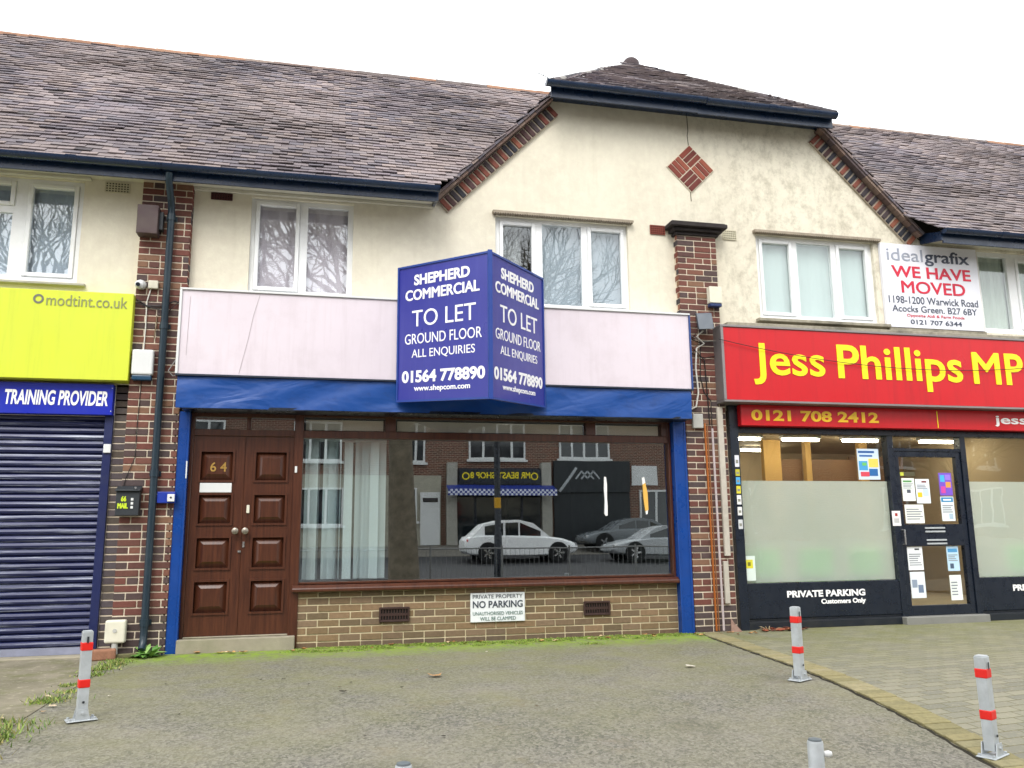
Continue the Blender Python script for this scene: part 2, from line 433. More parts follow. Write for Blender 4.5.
def tiles(mb, O, eu, ev, u0, u1, v0, v1, keep, tw=.165, g=.1, pal=TC):
    eu, ev = V(eu).normalized(), V(ev).normalized(); en = eu.cross(ev)
    if en.z < 0: en = -en
    nrow = int((v1-v0)/g)
    ph = 2.1; B0 = math.floor(u0/tw)*tw-tw
    for k in range(nrow+1):
        v = v0+k*g; off = (k % 2)*tw/2
        n = int((u1-u0)/tw)+4
        for i in range(n):
            u = B0+i*tw+off; ue = u+tw
            if not (u0 <= (u+ue)/2 < u1): continue
            P = V(O)+eu*((u+ue)/2)+ev*(v+g/2)
            if not keep(P): continue
            h = .028+random.uniform(-.006, .011)+.006*math.sin(u*1.3+ph)*math.sin(v*1.7+k*.3); t = .014; dv = random.uniform(-.010, .010)
            a = u+.002; b = ue-.002; tl = random.uniform(-.003, .003)
            p = lambda uu, vv, hh: V(O)+eu*uu+ev*vv+en*hh
            vs = [p(a, v+dv, h+tl), p(b, v+dv, h-tl), p(b, v+g+.06, .008), p(a, v+g+.06, .008), p(a, v+dv, h+tl-t), p(b, v+dv, h-tl-t), p(b, v+g+.06, -.006), p(a, v+g+.06, -.006)]
            q = random.random(); c = lin(random.choice(pal)); mq = .68; ba = lin('827877') if math.sin(P.x*.9+P.z*2.2)+math.sin(P.x*2.3-P.z*1.4)*.7+random.gauss(0, .8) > -.3 else lin('6b656b')
            c = tuple(c[j_]*(1-mq)+ba[j_]*mq for j_ in range(3))
            f = 1+.12*math.sin(P.x*1.9+P.z*1.1)+.1*math.sin(P.x*.7-P.y*2.3)+random.uniform(-.12, .12)
            if q > .99: f *= .45
            c = (c[0]*f, c[1]*f, c[2]*f)
            mb.add(vs, [(0, 1, 2, 3), (4, 5, 1, 0), (1, 5, 6, 2), (4, 0, 3, 7)], c)
def half_round(mb, P0, P1, r, seg=.42, pal=('8d6a55', '7b6a63', '9a7660', '6b6260', '8a7a70')):
    P0, P1 = V(P0), V(P1); L = (P1-P0).length; n = max(1, round(L/seg)); d = (P1-P0)/n; dn = d.normalized()
    side = dn.cross(V((0, 0, 1))).normalized(); up = side.cross(dn)
    for k in range(n):
        a = P0+d*k; b = P0+d*(k+1)*1.0; c = random.choice(pal); r0 = r*random.uniform(1.0, 1.06); r1 = r*.97
        A = [a+side*r0*math.cos(t)+up*r0*math.sin(t)*.85 for t in [math.pi*j/7 for j in range(8)]]
        B = [b+side*r1*math.cos(t)+up*r1*math.sin(t)*.85 for t in [math.pi*j/7 for j in range(8)]]
        mb.add(A+B, [(j, j+1, 9+j, 8+j) for j in range(7)]+[tuple(range(8)), tuple(range(15, 7, -1))], c)
def gutter(parent, x0, x1, y, ztop, r=.06, name='gutter'):
    mb = MB(); pr = [(y-r*math.cos(a), ztop-r*math.sin(a)) for a in [math.pi*j/10 for j in range(11)]]
    inner = [(y-(r-.008)*math.cos(a), ztop-(r-.008)*math.sin(a)) for a in [math.pi*j/10 for j in range(11)]][::-1]
    mb.prism(pr+inner, 'x', x0, x1)
    for e in (x0, x1): mb.prism(pr, 'x', e-.004, e+.004)
    x = x0+.9
    while x < x1-.3:
        prb = [(y-(r+.007)*math.cos(a), ztop+.004-(r+.007)*math.sin(a)) for a in [math.pi*j/10 for j in range(11)]]
        mb.prism(prb, 'x', x-.05, x+.05); x += 1.9
    return build(name, mb, GUT, parent, smooth=True)

S2 = math.sqrt(.5)
EZ, EY, RY, RZ = 5.0, -.44, 2.95, 8.31           # main eaves and ridge
slope = (RZ-EZ)/(RY-EY)
GX, GR = 4.5, 8.36                                # gable centre, gable ridge height
HY, HZ = -.37, 6.52; AY = 1.87                    # hip eaves and apex
hs = (GR-HZ)/(AY-HY)
mainz = lambda y: EZ+(y-EY)*slope
gabz = lambda x: GR-abs(x-GX)
hipz = lambda y: HZ+(y-HY)*hs
def roof(parent, x0, x1, gable=None):
    """main front slope between x0 and x1, plus (gable = -1 / +1) the half of the gable roof on that side of GX"""
    L = math.hypot(RY-EY, RZ-EZ)
    mb = MB()
    def keep(P):
        if gable and P.y < .25: return gabz(P.x) < mainz(P.y)+.03
        return not (gable and gabz(P.x) > mainz(P.y)+.22)
    tiles(mb, (0, EY, EZ), (1, 0, 0), (0, RY-EY, RZ-EZ), x0, x1, 0, L-.06, keep)
    if gable:
        # side slope, running from the verge to the valley
        def keep2(P): return gabz(P.x) > mainz(P.y)-.05 and gabz(P.x) < hipz(P.y)-.07
        sgn = gable
        tiles(mb, (GX+sgn*3.42, 0, GR-3.42), (0, 1, 0), (-sgn, 0, 1), -.13, 3.2, .0, 4.75, keep2)
        def keep3(P): return gabz(P.x) > hipz(P.y)-.0 and (P.x-GX)*sgn > 0
        xa, xb = (GX-2.1, GX) if sgn < 0 else (GX, GX+2.1)
        tiles(mb, (0, HY, HZ), (1, 0, 0), (0, 1, hs), xa, xb, 0, 2.95, keep3)
    o = build('roof', mb, TILE, parent)
    fl = MB()
    if gable:
        xe = GX+gable*(GX-1.15); 
        vx = GX+gable*(GR-EZ+.05); 
        # main slope felt up to the valley
        xo = x0 if gable < 0 else x1
        fl.poly([(xo, EY, EZ-.02), (GX+gable*3.3, EY, EZ-.02), (GX+gable*3.3, 0, mainz(0)-.02), (GX+gable*.05, RY, RZ-.03), (xo, RY, RZ-.03)])
        fl.poly([(GX+gable*3.36, -.02, GR-3.36-.03), (GX+gable*1.87, -.02, GR-1.9), (GX, AY, GR-.04), (GX, RY, GR-.04), (GX+gable*3.3, .02, GR-3.33)])
        fl.poly([(GX+gable*1.9, HY+.03, HZ-.02), (GX, HY+.03, HZ-.02), (GX, AY, GR-.03)])
        fl.poly([(xo, RY, RZ-.03), (GX, RY, RZ-.03), (GX, RY+3.4, EZ), (xo, RY+3.4, EZ)])
    else:
        fl.poly([(x0, EY, EZ-.02), (x1, EY, EZ-.02), (x1, RY, RZ-.03), (x0, RY, RZ-.03)])
        fl.poly([(x0, RY, RZ-.03), (x1, RY, RZ-.03), (x1, RY+3.4, EZ), (x0, RY+3.4, EZ)])
    build('underlay', fl, FELT, o)  # dark felt under the tiles, put in to stop light leaking through
    rd = MB()
    a, b = x0, x1
    half_round(rd, (a, RY, RZ-.065), (b, RY, RZ-.065), .10)
    if gable:
        half_round(rd, (GX, AY-.05, GR-.11), (GX, RY, GR-.11), .11)
        hp = ('4a4548', '5a5356', '6b6665', '8f8c88', '403d42')
        if gable < 0: half_round(rd, (GX-1.93, HY-.0, HZ-.01), (GX, AY, GR-.06), .062, .2, hp)
        else: half_round(rd, (GX+1.93, HY-.0, HZ-.01), (GX, AY, GR-.06), .062, .2, hp)
    build('ridge_tiles', rd, TILE, o)
    if gable and gable < 0:
        c = MB(); c.lathe(GX, AY-.02, [(.13, GR-.1), (.13, GR-.02), (.09, GR+.03), (.03, GR+.055)], 14, '4a4042')
        build('hip_cap', c, TILE, o, smooth=True)
    return o
def verge(parent, sgn):
    """brick-on-edge band and tile edge along one side of the gable"""
    bk = MB(); n = int(1.97/.082); d = V((-sgn*S2, 0, S2)); nr = V((-sgn*S2, 0, -S2))   # along the slope, inward
    st = V((GX+sgn*3.30, 0, GR-3.30))
    mo = MB(); mid = st+d*.97+nr*.15; mo.obox(mid+V((0, .0, 0)), d*.97, nr*.085, V((0, .03, 0)))
    build('verge_mortar', mo, M('aged_mortar', 'b3a797', .95, .3, 14, .4, 110), parent)
    for k in range(n):
        o = st+d*(.04+k*.082)+nr*.15+V((0, -.008, 0))
        bk.obox(o, d*.029, nr*.078, V((0, .034+random.uniform(0, .004), 0)), random.choice(['3b353a', '453a3d', '6e3c33', '7a463a', '33323a', '50393a', '2f3038', '86513f']))
    build('verge_bricks', bk, BRICK, parent, bevel=.003)
    e = MB(); t = 0
    while t < 1.95:
        L = .1
        e.obox(st+d*(t+.05)+nr*.045+V((0, -.04, 0)), d*.048, nr*.014, V((0, .09, 0)), random.choice(['6b5a55', '7a655c', '5a4e50', '88756a']))
        e.obox(st+d*(t+.05)+nr*.012+V((0, -.05, 0)), d*.052, nr*.014, V((0, .10, 0)), random.choice(TC))
        t += .1
    build('verge_tiles', e, TILE, parent)

# ================================================================== MIDDLE SHOP
mid = thing('terraced_shop', 'vacant shop with blue posts, double brown doors and blank fascia, under the half-hipped gable', 'shop', (1.4, 3, 0), 'shops of the near terrace')
W1 = (-.86, .27, 3.79, 4.91); W2 = (1.94, 3.62, 3.79, 4.91)
mb = MB(); wall_cells(mb, -1.47, 4.5, 2.44, 5.03, 0, .25, [W1, W2])
# gable half: from the eaves up the 45 degree verge
gp = [(1.0, 5.03), (1.16, 5.03), (GX-1.86, GR-1.86), (GX, GR-1.86), (GX, 5.03)]
mb.prism([(1.16, 5.03), (GX, 5.03), (GX, GR-1.86), (GX-1.86, GR-1.86)], 'y', 0, .25)
build('rendered_wall', mb, RENDER, mid)
mb = MB(); mb.box(-1.73, -1.72, .3, 6.3, 0, 5); mb.box(-1.73, 4.48, 6.2, 6.3, 0, 5); build('rear_wall', mb, M('rear_wall', '6a5a50'), mid)
roof(mid, -1.73, GX, -1); verge(mid, -1)
gutter(mid, -1.73, 1.2, EY-.03, 5.0)
mb = MB(); mb.box(-1.73, 1.17, -.40, -.375, 4.86, 4.99); build('fascia_board', mb, GUT, mid)
mb = MB(); mb.prism([(-.40, 4.87), (0., 4.95), (0., 5.1), (-.40, 4.99)], 'x', 1.171, 1.2); build('eaves_end', mb, GUT, mid)
mb = MB(); mb.box(-1.73, 1.17, -.37, -.001, 4.965, 4.985); mb.box(-1.47, 1.19, -.05, -.002, 4.93, 4.96); build('soffit', mb, SOFFIT, mid)
gutter(mid, 2.5, 4.58, HY-.02, 6.51, .06, 'gable_gutter')
mb = MB(); mb.box(2.58, 4.5, -.31, -.285, 6.36, 6.5); mb.box(2.64, 4.5, -.28, -.002, 6.475, 6.5); build('gable_fascia', mb, GUT, mid)
f = window(mid, *W1, [(-.77, -.37, 3.88, 4.84, 1), (-.24, .21, 3.85, 4.86, 0)], G_OBS)
window(mid, *W2, [(2.04, 2.40, 3.89, 4.82, 1), (2.53, 3.03, 3.85, 4.86, 0), (3.15, 3.54, 3.89, 4.82, 1)], G_UP)
def head_strip(parent, x0, x1, z):
    mb = MB(); n = int((x1-x0)/.03)
    for i in range(n):
        x = x0+i*(x1-x0)/n
        mb.prism([(x, z+.012), (x+.015, z-.004), (x+.03, z+.012), (x+.03, z+.03), (x, z+.03)], 'y', -.07, .0)
    mb.box(x0, x1, -.065, 0, z+.031, z+.04)
    return build('window_head', mb, M('head_lead', 'a39786', .8, .4, 20, .3, dirt=.5), parent)
head_strip(mid, 1.9, 3.68, 4.915)
vent(mid, -1.29, -1.07, 4.845, 4.965-.045, 0, M('maroon_vent', '4a2326', .6), 8, 4)
vent(mid, 3.92, 4.11, 4.82, 4.93, 0, M('terracotta_vent', '7c3b2e', .7), 7, 4)
# crack down the middle of the gable, covered by a thin strip of old sealant
mb = MB(); pts = []; z = 5.3
while z < 6.5: pts.append((GX-.005+random.uniform(-.008, .008), -.001, z)); z += .06
mb.tube(pts, .006, 5); build('render_crack', mb, M('crack', '6f6a5c', .95), mid)
# diamond of bricks
dm = MB(); cx, cz = 4.505, 5.74
dmo = MB(); dmo.obox((cx, 0, cz), V((.226, 0, .226))*1.0, V((-.226, 0, .226))*1.0*1., V((0, .012, 0)), None)
dmo = MB(); e1 = V((S2, 0, S2)); e2 = V((-S2, 0, S2))
dmo.obox((cx, 0, cz), e1*.232, e2*.232, V((0, .012, 0))); build('diamond_mortar', dmo, MORTAR, mid)
for qi, (a, b) in enumerate([(-1, -1), (1, -1), (-1, 1), (1, 1)]):
    c0 = V((cx, -.004, cz))+e1*a*.115+e2*b*.115; hor = (a*b > 0)
    for k in (-1, 0, 1):
        da, db = (e1, e2) if hor else (e2, e1)
        dm.obox(c0+db*k*.076, da*.106, db*.032, V((0, .017, 0)), random.choice(['7c3d33', '8a4438', '6c352f', '93503f']))
build('brick_diamond', dm, BRICK, mid, bevel=.003)
# left pilaster
mb = MB(); mb.box(-1.98, -1.475, -.1, .3, 0, 5.03); p = build('pilaster', mb, MORTAR, mid)
mb = MB(); bricks(mb, -1.98, -1.475, .01, 4.98, -.1, RED, dark_below=.33)
z = .01; k = 0
while z < 4.95:      # returns on the right face, above the fascia
    if k % 2: mb.box(-1.477, -1.471, -.1, -.002, z, z+.065, random.choice(RED) if z > .33 else '34363a')
    else: mb.box(-1.477, -1.471, -.1, -.04, z, z+.065, random.choice(RED) if z > .33 else '34363a'); mb.box(-1.477, -1.471, -.03, -.002, z, z+.065, random.choice(RED))
    z += .075; k += 1
build('pilaster_bricks', mb, BRICK, p, bevel=.003)
# dwarf wall
mb = MB(); mb.box(-.22, 4.065, -.0, .2, -.02, .555); p = build('dwarf_wall', mb, MORTARB, mid)
mb = MB(); bricks(mb, -.22, 4.06, .055, .55, -.0, BUFF, alt=False)
bricks(mb, -.22, 4.06, -.02, .045, -.0, ['5a4a40', '4d4038', '66503f'], alt=False)
build('dwarf_wall_bricks', mb, BRICK, p, bevel=.003)
for a, b in ((.65, .95), (2.93, 3.22)):
    v = vent(p, a, b, .24, .37, -.01, M('brown_vent', '3a2622', .6), 10, 2)
    fr = MB(); frame_rect(fr, a-.012, b+.012, .228, .382, -.035, -.012, .02); build('vent_frame', fr, M('brown_vent'), v, bevel=.003)
# window sill, big frame, transoms
WOODF = WOOD
mb = MB(); mb.prism([(-.10, .565), (-.10, .60), (-.06, .632), (.14, .636), (.14, .56), (-.06, .56)], 'x', -.27, 4.063); build('window_sill', mb, WOOD, mid, bevel=.006)
fr = MB()
fr.box(-.30, -.205, -.02, .1, .0, 2.44); fr.box(4.035, 4.066, .0, .1, .56, 2.44); fr.box(-.205, 4.035, .0, .1, .637, .66); fr.box(-.205, 4.035, -.005, .1, 2.19, 2.27)
fr.box(-.205, 4.035, .0, .1, 2.42, 2.46)
for a, b in ((.675, .79), (3.01, 3.13), (3.96, 4.035)): fr.box(a, b, .005, .1, 2.27, 2.42)
sw = build('shop_window', fr, WOOD, mid, bevel=.004)
mb = MB(); mb.box(-.205, 4.035, .05, .056, .66, 2.19); build('pane', mb, G_SHOP, sw)
for a, b in ((-.205, .675), (.79, 3.01), (3.13, 3.96)):
    mb = MB(); mb.box(a, b, .05, .056, 2.27, 2.42); build('transom_pane', mb, G_UP, sw)
    mb = MB(); mb.box(a+.02, b-.02, .07, .08, 2.285, 2.40); build('paper_lining', mb, M('paper_lining', 'c9c4b4', .9), sw)
mb = MB(); mb.prism([(-.30, 2.44), (-.30, 2.47), (0, 2.47), (0, 2.44)], 'x', -1.42, 4.2); build('canopy_soffit', mb, BLACKP, mid)
# blue posts and blue crumpled canopy board
for a, b in ((-1.505, -1.365), (4.07, 4.22)):
    mb = MB(); mb.box(a, b, -.09, .03, -.01, 2.44); mb.box(a-.004, a+.02, -.1, -.092, -.01, 2.44); mb.box(b-.02, b+.004, -.1, -.092, -.01, 2.44)
    build('blue_post', mb, BLUE, mid, bevel=.005)
mb = MB(); xs = [-1.48+5.7*i/60 for i in range(61)]; zz = [2.45+.33*j/10 for j in range(11)]
vs = [(x, -.305+.010*math.sin(x*2.1+z*7)*math.sin(x*.8)+.006*math.sin(x*7-z*16), z) for z in zz for x in xs]
vs += [(x, -.27, z) for z in zz for x in xs]; fs = []
for j in range(10):
    for i in range(60): a = j*61+i; fs.append((a, a+1, a+62, a+61))
n = 61*11
bd = list(range(0, 61))+[61*j+60 for j in range(1, 11)]+list(range(61*10+59, 61*10-1, -1))+[61*j for j in range(9, 0, -1)]
for i in range(len(bd)): a, b = bd[i], bd[(i+1) % len(bd)]; fs.append((b, a, a+n, b+n))
mb.add(vs, fs); build('blue_canopy_board', mb, BLUEV, mid, smooth=True)
mb = MB(); mb.box(-1.50, 4.25, -.33, -.0, 2.782, 2.80); build('canopy_flashing', mb, M('flashing', '232c3c', .5), mid)
# door frame + doors
fr = MB(); fr.box(-1.365, -1.33, -.0, .1, .13, 2.44); fr.box(-1.33, -.30, .0, .1, 2.2, 2.27); fr.box(-1.33, -.30, .0, .1, 2.40, 2.46); fr.box(-.80, -.76, .01, .1, 2.27, 2.40)
df = build('door_frame', fr, WOOD, mid, bevel=.004)
mb = MB(); mb.box(-1.33, -.3, .05, .056, 2.27, 2.40); build('transom_pane', mb, G_SHOP, df)
rows = [(1.72, 2.04), (1.27, 1.585), (.815, 1.14), (.365, .695)]
def leaf(x0, x1, pa, pb):
    mb = MB(); wall_cells(mb, x0, x1, .145, 2.2, .02, .06, [(pa, pb, a, b) for a, b in rows])
    d = build('door_leaf', mb, WOOD, mid)
    for a, b in rows:
        m2 = MB(); 
        frame_rect(m2, pa-.012, pb+.012, a-.012, b+.012, .006, .024, .022)
        x, X, z, Z = pa+.01, pb-.01, a+.01, b-.01; i = .065
        m2.add([(x, .052, z), (X, .052, z), (X, .052, Z), (x, .052, Z), (x+i, .012, z+i), (X-i, .012, z+i), (X-i, .012, Z-i), (x+i, .012, Z-i)],
               [(0, 1, 5, 4), (1, 2, 6, 5), (2, 3, 7, 6), (3, 0, 4, 7), (4, 5, 6, 7)])
        build('door_panel', m2, WOOD, d)
    return d
dl = leaf(-1.328, -.806, -1.255, -.915); dr = leaf(-.802, -.302, -.70, -.365)
for d, x in ((dl, -.865), (dr, -.765)):
    m2 = MB(); m2.tube([(x, .02, 1.2), (x, -.02, 1.2), (x, -.03, 1.2), (x, -.055, 1.2), (x, -.065, 1.2)], [.015, .015, .034, .034, .018], 14)
    build('knob', m2, M('aged_bronze', '8f887c', .35, metal=.6), d, smooth=True)
m2 = MB(); m2.box(-1.245, -.925, .005, .02, 1.60, 1.70); build('letter_plate', m2, WHITE, dl, bevel=.004)
m2 = MB(); glyphs(m2, '6 4', Pl((0, .012, 0)), -1.15, -.985, 1.82, 1.92, .01, .006); build('house_number', m2, BRASS, dl)
m2 = MB(); m2.box(-.765, -.735, .005, .02, 1.385, 1.47); build('lock_plate', m2, CREAMP, dr, bevel=.003)
m2 = MB(); m2.box(-.835, -.805, .0, .02, .98, 1.0); m2.box(-.79, -.77, .008, .02, 1.03, 1.09); build('keyhole_plate', m2, CHROME, dr)
mb = MB(); mb.box(-1.37, -.225, -.12, .1, -.01, .128); mb.box(-1.33, -.3, -.02, .06, .129, .143); build('doorstep', mb, CONC, mid, bevel=.012)
# dim room behind the window
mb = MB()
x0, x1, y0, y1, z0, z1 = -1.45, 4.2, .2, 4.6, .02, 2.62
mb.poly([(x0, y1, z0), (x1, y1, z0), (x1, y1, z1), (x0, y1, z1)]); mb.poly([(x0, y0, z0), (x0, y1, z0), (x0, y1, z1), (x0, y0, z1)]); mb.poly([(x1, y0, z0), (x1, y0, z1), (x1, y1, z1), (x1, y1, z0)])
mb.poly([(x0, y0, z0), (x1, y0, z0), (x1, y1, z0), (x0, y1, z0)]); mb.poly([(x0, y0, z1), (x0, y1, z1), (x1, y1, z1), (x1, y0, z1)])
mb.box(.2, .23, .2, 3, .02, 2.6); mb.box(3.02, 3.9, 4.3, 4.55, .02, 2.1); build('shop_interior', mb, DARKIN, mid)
# dark bedroom box behind upper windows
def upper_room(parent, x0, x1):
    mb = MB(); y0, y1, z0, z1 = .26, 2.2, 3.3, 5.1
    mb.poly([(x0, y1, z0), (x1, y1, z0), (x1, y1, z1), (x0, y1, z1)]); mb.poly([(x0, y0, z0), (x0, y1, z0), (x0, y1, z1), (x0, y0, z1)]); mb.poly([(x1, y0, z0), (x1, y0, z1), (x1, y1, z1), (x1, y1, z0)])
    mb.poly([(x0, y0, z0), (x1, y0, z0), (x1, y1, z0), (x0, y1, z0)]); mb.poly([(x0, y0, z1), (x0, y1, z1), (x1, y1, z1), (x1, y0, z1)])
    build('upper_room', mb, M('room_paint', '8a8c88', .9), parent)
upper_room(mid, -1.2, 1.2); upper_room(mid, 1.3, 4.3)

# ================================================================== LEFT SHOP
lef = thing('terraced_shop', 'shuttered shop left of the downpipe, under the lime green sign', 'shop', (-4.5, 3, 0), 'shops of the near terrace')
WL = (-4.3, -2.59, 3.80, 4.94)
mb = MB(); wall_cells(mb, -7.3, -1.98, 2.38, 5.03, 0, .25, [WL]); build('rendered_wall', mb, RENDER, lef)
mb = MB(); mb.box(-7.3, -7.2, .25, 6.3, 0, 5); mb.box(-7.3, -1.74, 6.2, 6.3, 0, 5); build('rear_wall', mb, M('rear_wall'), lef)
roof(lef, -7.3, -1.73); gutter(lef, -7.3, -1.735, EY-.03, 5.0)
mb = MB(); mb.box(-7.3, -1.731, -.40, -.375, 4.86, 4.99); build('fascia_board', mb, GUT, lef)
mb = MB(); mb.box(-7.3, -1.74, -.37, -.001, 4.975, 4.985); mb.box(-7.3, -2.52, -.06, -.002, 4.945, 4.97); build('soffit', mb, SOFFIT, lef)
window(lef, *WL, [(-3.10, -2.69, 3.90, 4.85, 1), (-3.74, -3.31, 4.67, 4.86, 1), (-3.74, -3.28, 3.87, 4.55, 0), (-4.21, -3.87, 3.90, 4.85, 1)], G_OBS)
mb = MB(); mb.prism([(-.06, 3.755), (-.06, 3.78), (.05, 3.799), (.05, 3.75)], 'x', -4.36, -2.5); build('window_sill', mb, M('grey_sill', 'a9a79c', .7, dirt=.4), lef, bevel=.004)
vent(lef, -2.38, -2.14, 4.84, 4.95, 0, M('cream_vent', 'c9c3ab', .8), 8, 4)
upper_room(lef, -4.6, -2.2)
# shutter
def s_shutter():
    s = NT('worn_navy_shutter')
    n = s.noise(3.2, 8, .75, s.mapped(.22, 1, 10.)); base = s.mix('1c2452', '151b40', s.noise(2, 4))
    base = s.mix(base, 'b3bac6', s.ramp(n, [(.52, 0.), (.66, .7)])); s.bsdf(base, .42, .1, .5, s.bump(s.noise(50, 3), .08, .003)); return s.m
SHUT = s_shutter()
mb = MB(); z = .09; prof = []
while z < 2.36:
    h = .068
    prof += [(.035, z), (.012, z+.012), (.004, z+.034), (.012, z+.056), (.035, z+.0675)]; z += h
full = prof+[(.07, z), (.07, .09)]
mb.prism(full, 'x', -7.0, -2.2); sh = build('roller_shutter', mb, SHUT, lef, smooth=False)
mb = MB(); mb.box(-7.0, -2.2, -.005, .05, .02, .088); build('bottom_rail', mb, M('shutter_rail', '8b8fa3', .5, .3, 4, dirt=.4), sh)
mb = MB(); mb.box(-2.2, -2.12, -.04, .06, .0, 2.39); build('guide_rail', mb, M('navy_rail', '1c2552', .4, .2), sh, bevel=.004)
mb = MB(); mb.box(-2.119, -1.985, -.0, .25, .0, 2.72); pj = build('painted_jamb', mb, MORTAR, lef)
mb = MB(); bricks(mb, -2.115, -1.985, .01, 2.7, -.0, ['232b4a', '2a3350', '2c3038', '20284a', '3a3f4c'], depth=.02); build('painted_bricks', mb, BRICK, pj, bevel=.003)
mb = MB(); mb.box(-2.19, -2.12, -.06, -.041, 2.0, 2.09); build('shutter_lock', mb, WHITE, sh, bevel=.004)
mb = MB(); mb.box(-7.2, -1.985, -.16, .2, -.02, .018); build('door_sill', mb, CONC, lef, bevel=.01)

# ================================================================== RIGHT SHOP
rig = thing('terraced_shop', 'shop office with red signs and black glazed front, right of the grey-boxed pilaster', 'shop', (7.5, 3, 0), 'shops of the near terrace')
W3 = (5.37, 7.09, 3.79, 4.92); W4 = (8.72, 9.87, 3.76, 4.93)
mb = MB(); wall_cells(mb, 4.5, 16.5, 2.6, 5.03, 0, .25, [W3, W4])
mb.prism([(GX, 5.03), (GX+3.34, 5.03), (GX+1.86, GR-1.86), (GX, GR-1.86)], 'y', 0, .25)
build('rendered_wall', mb, RENDER, rig)
mb = MB(); mb.box(16.4, 16.5, .25, 6.3, 0, 5); mb.box(4.5, 16.5, 6.2, 6.3, 0, 5); build('rear_wall', mb, M('rear_wall'), rig)
roof(rig, GX, 16.5, 1); verge(rig, 1)
gutter(rig, 7.83, 16.5, EY-.03, 5.0)
mb = MB(); mb.box(7.86, 16.5, -.40, -.375, 4.84, 4.99); build('fascia_board', mb, GUT, rig)
mb = MB(); mb.prism([(-.40, 4.87), (0., 4.95), (0., 5.1), (-.40, 4.99)], 'x', 7.83, 7.859); build('eaves_end', mb, GUT, rig)
mb = MB(); mb.box(7.86, 16.5, -.37, -.001, 4.965, 4.985); build('soffit', mb, SOFFIT, rig)
gutter(rig, 4.585, 6.42, HY-.02, 6.50, .064, 'gable_gutter')
mb = MB(); mb.box(4.501, 6.42, -.31, -.285, 6.35, 6.5); mb.box(4.501, 6.36, -.28, -.002, 6.475, 6.5); build('gable_fascia', mb, GUT, rig)
window(rig, *W3, [(5.475, 5.865, 3.90, 4.83, 1), (5.98, 6.48, 3.87, 4.86, 0), (6.60, 6.99, 3.90, 4.83, 1)], G_UP)
window(rig, *W4, [(8.78, 9.24, 3.84, 4.87, 0), (9.42, 9.80, 3.88, 4.82, 1)], G_UP)
head_strip(rig, 5.33, 7.18, 4.925)
mb = MB(); mb.box(5.3, 7.2, -.09, -.0, 3.745, 3.787); mb.box(4.82, 9.9, -.16, -.002, 3.63, 3.69); build('window_ledge', mb, M('dirty_ledge', 'a39d8c', .9, .4, 12, .4, dirt=.8, dirtc='3a3833'), rig, bevel=.006)
vent(rig, 4.91, 5.09, 4.82, 4.94, 0, M('cream_vent'), 7, 4)
upper_room(rig, 5.0, 7.4); upper_room(rig, 8.4, 10.2)
# pilaster with its dark cap
mb = MB(); mb.box(4.232, 4.75, -.1, .3, 0, 4.80); p = build('pilaster', mb, MORTAR, rig)
mb = MB(); bricks(mb, 4.232, 4.75, .01, 4.78, -.1, RED, dark_below=.3)
z = .01; k = 0
while z < 4.75:
    a = -.04 if k % 2 else -.002; mb.box(4.225, 4.231, -.1, a, z, z+.065, random.choice(RED)); z += .075; k += 1
build('pilaster_bricks', mb, BRICK, p, bevel=.003)
mb = MB(); mb.box(4.20, 4.78, -.13, .0, 4.79, 4.83); mb.box(4.16, 4.82, -.17, .0, 4.832, 4.875); mb.box(4.11, 4.87, -.22, .0, 4.877, 4.93); mb.box(4.13, 4.85, -.2, 0, 4.932, 4.945)
build('pilaster_cap', mb, M('black_cap', '2a2324', .8, .4, 15, .4, dirt=.4, dirtc='4a4742'), p, bevel=.006)
# black shopfront
mb = MB(); mb.box(4.752, 4.82, .02, .25, 0, 2.6); build('brick_return', mb, MORTAR, rig)
mb = MB(); mb.box(4.82, 4.935, -.06, .1, .0, 2.66); mb.box(7.025, 7.11, -.02, .1, .0, 2.36); mb.box(8.11, 8.19, -.02, .1, .0, 2.36); mb.box(10.3, 10.4, -.02, .1, 0, 2.66)
mb.box(4.935, 10.3, -.03, .1, 2.325, 2.40); mb.box(4.935, 10.3, -.0, .1, 2.40, 2.66); mb.box(7.11, 8.11, -.01, .1, 2.13, 2.17)
sf = build('shopfront_frame', mb, BLACKP, rig, bevel=.004)
for a, b in ((4.935, 7.025), (8.19, 10.3)):
    mb = MB(); mb.box(a, b, -.01, .1, .12, .53); build('stall_riser', mb, BLACKP, rig, bevel=.006)
    mb = MB(); mb.box(a, b, -.0, .1, .095, .119); mb.box(a, b, -.035, .1, 0, .085); mb.box(a, b, -.03, .1, .0855, .0945); build('plinth', mb, M('plinth', '1b2129', .45, .2, 4, dirt=.2), rig, bevel=.005)
    mb = MB(); mb.box(a, b, .04, .046, .53, 2.325); pn = build('shop_window', mb, G_JP, rig)
def s_film():
    s = NT('frosted_film'); sep = s.n('ShaderNodeSeparateXYZ'); s.l(s.pos(), sep.inputs[0])
    base = s.mix('f3f3ee', 'e9ece6', s.ramp(s.noise(1.4, 4), [(.3, 0.), (.7, 1.)]))
    d = s.n('ShaderNodeBsdfDiffuse'); s.l(base, d.inputs[0]); t = s.n('ShaderNodeBsdfTranslucent'); s.l(base, t.inputs[0])
    m = s.n('ShaderNodeMixShader', i={0: .45}); s.l(d.outputs[0], m.inputs[1]); s.l(t.outputs[0], m.inputs[2])
    tr = s.n('ShaderNodeBsdfTransparent'); m2 = s.n('ShaderNodeMixShader', i={0: .34}); s.l(m.outputs[0], m2.inputs[1]); s.l(tr.outputs[0], m2.inputs[2])
    s.l(m2.outputs[0], s.out.inputs[0]); return s.m
FILM = s_film()
for a, b in ((4.94, 7.02), (8.195, 10.29)):
    mb = MB(); mb.box(a, b, .052, .055, .535, 1.75); build('frosted_film', mb, FILM, rig)
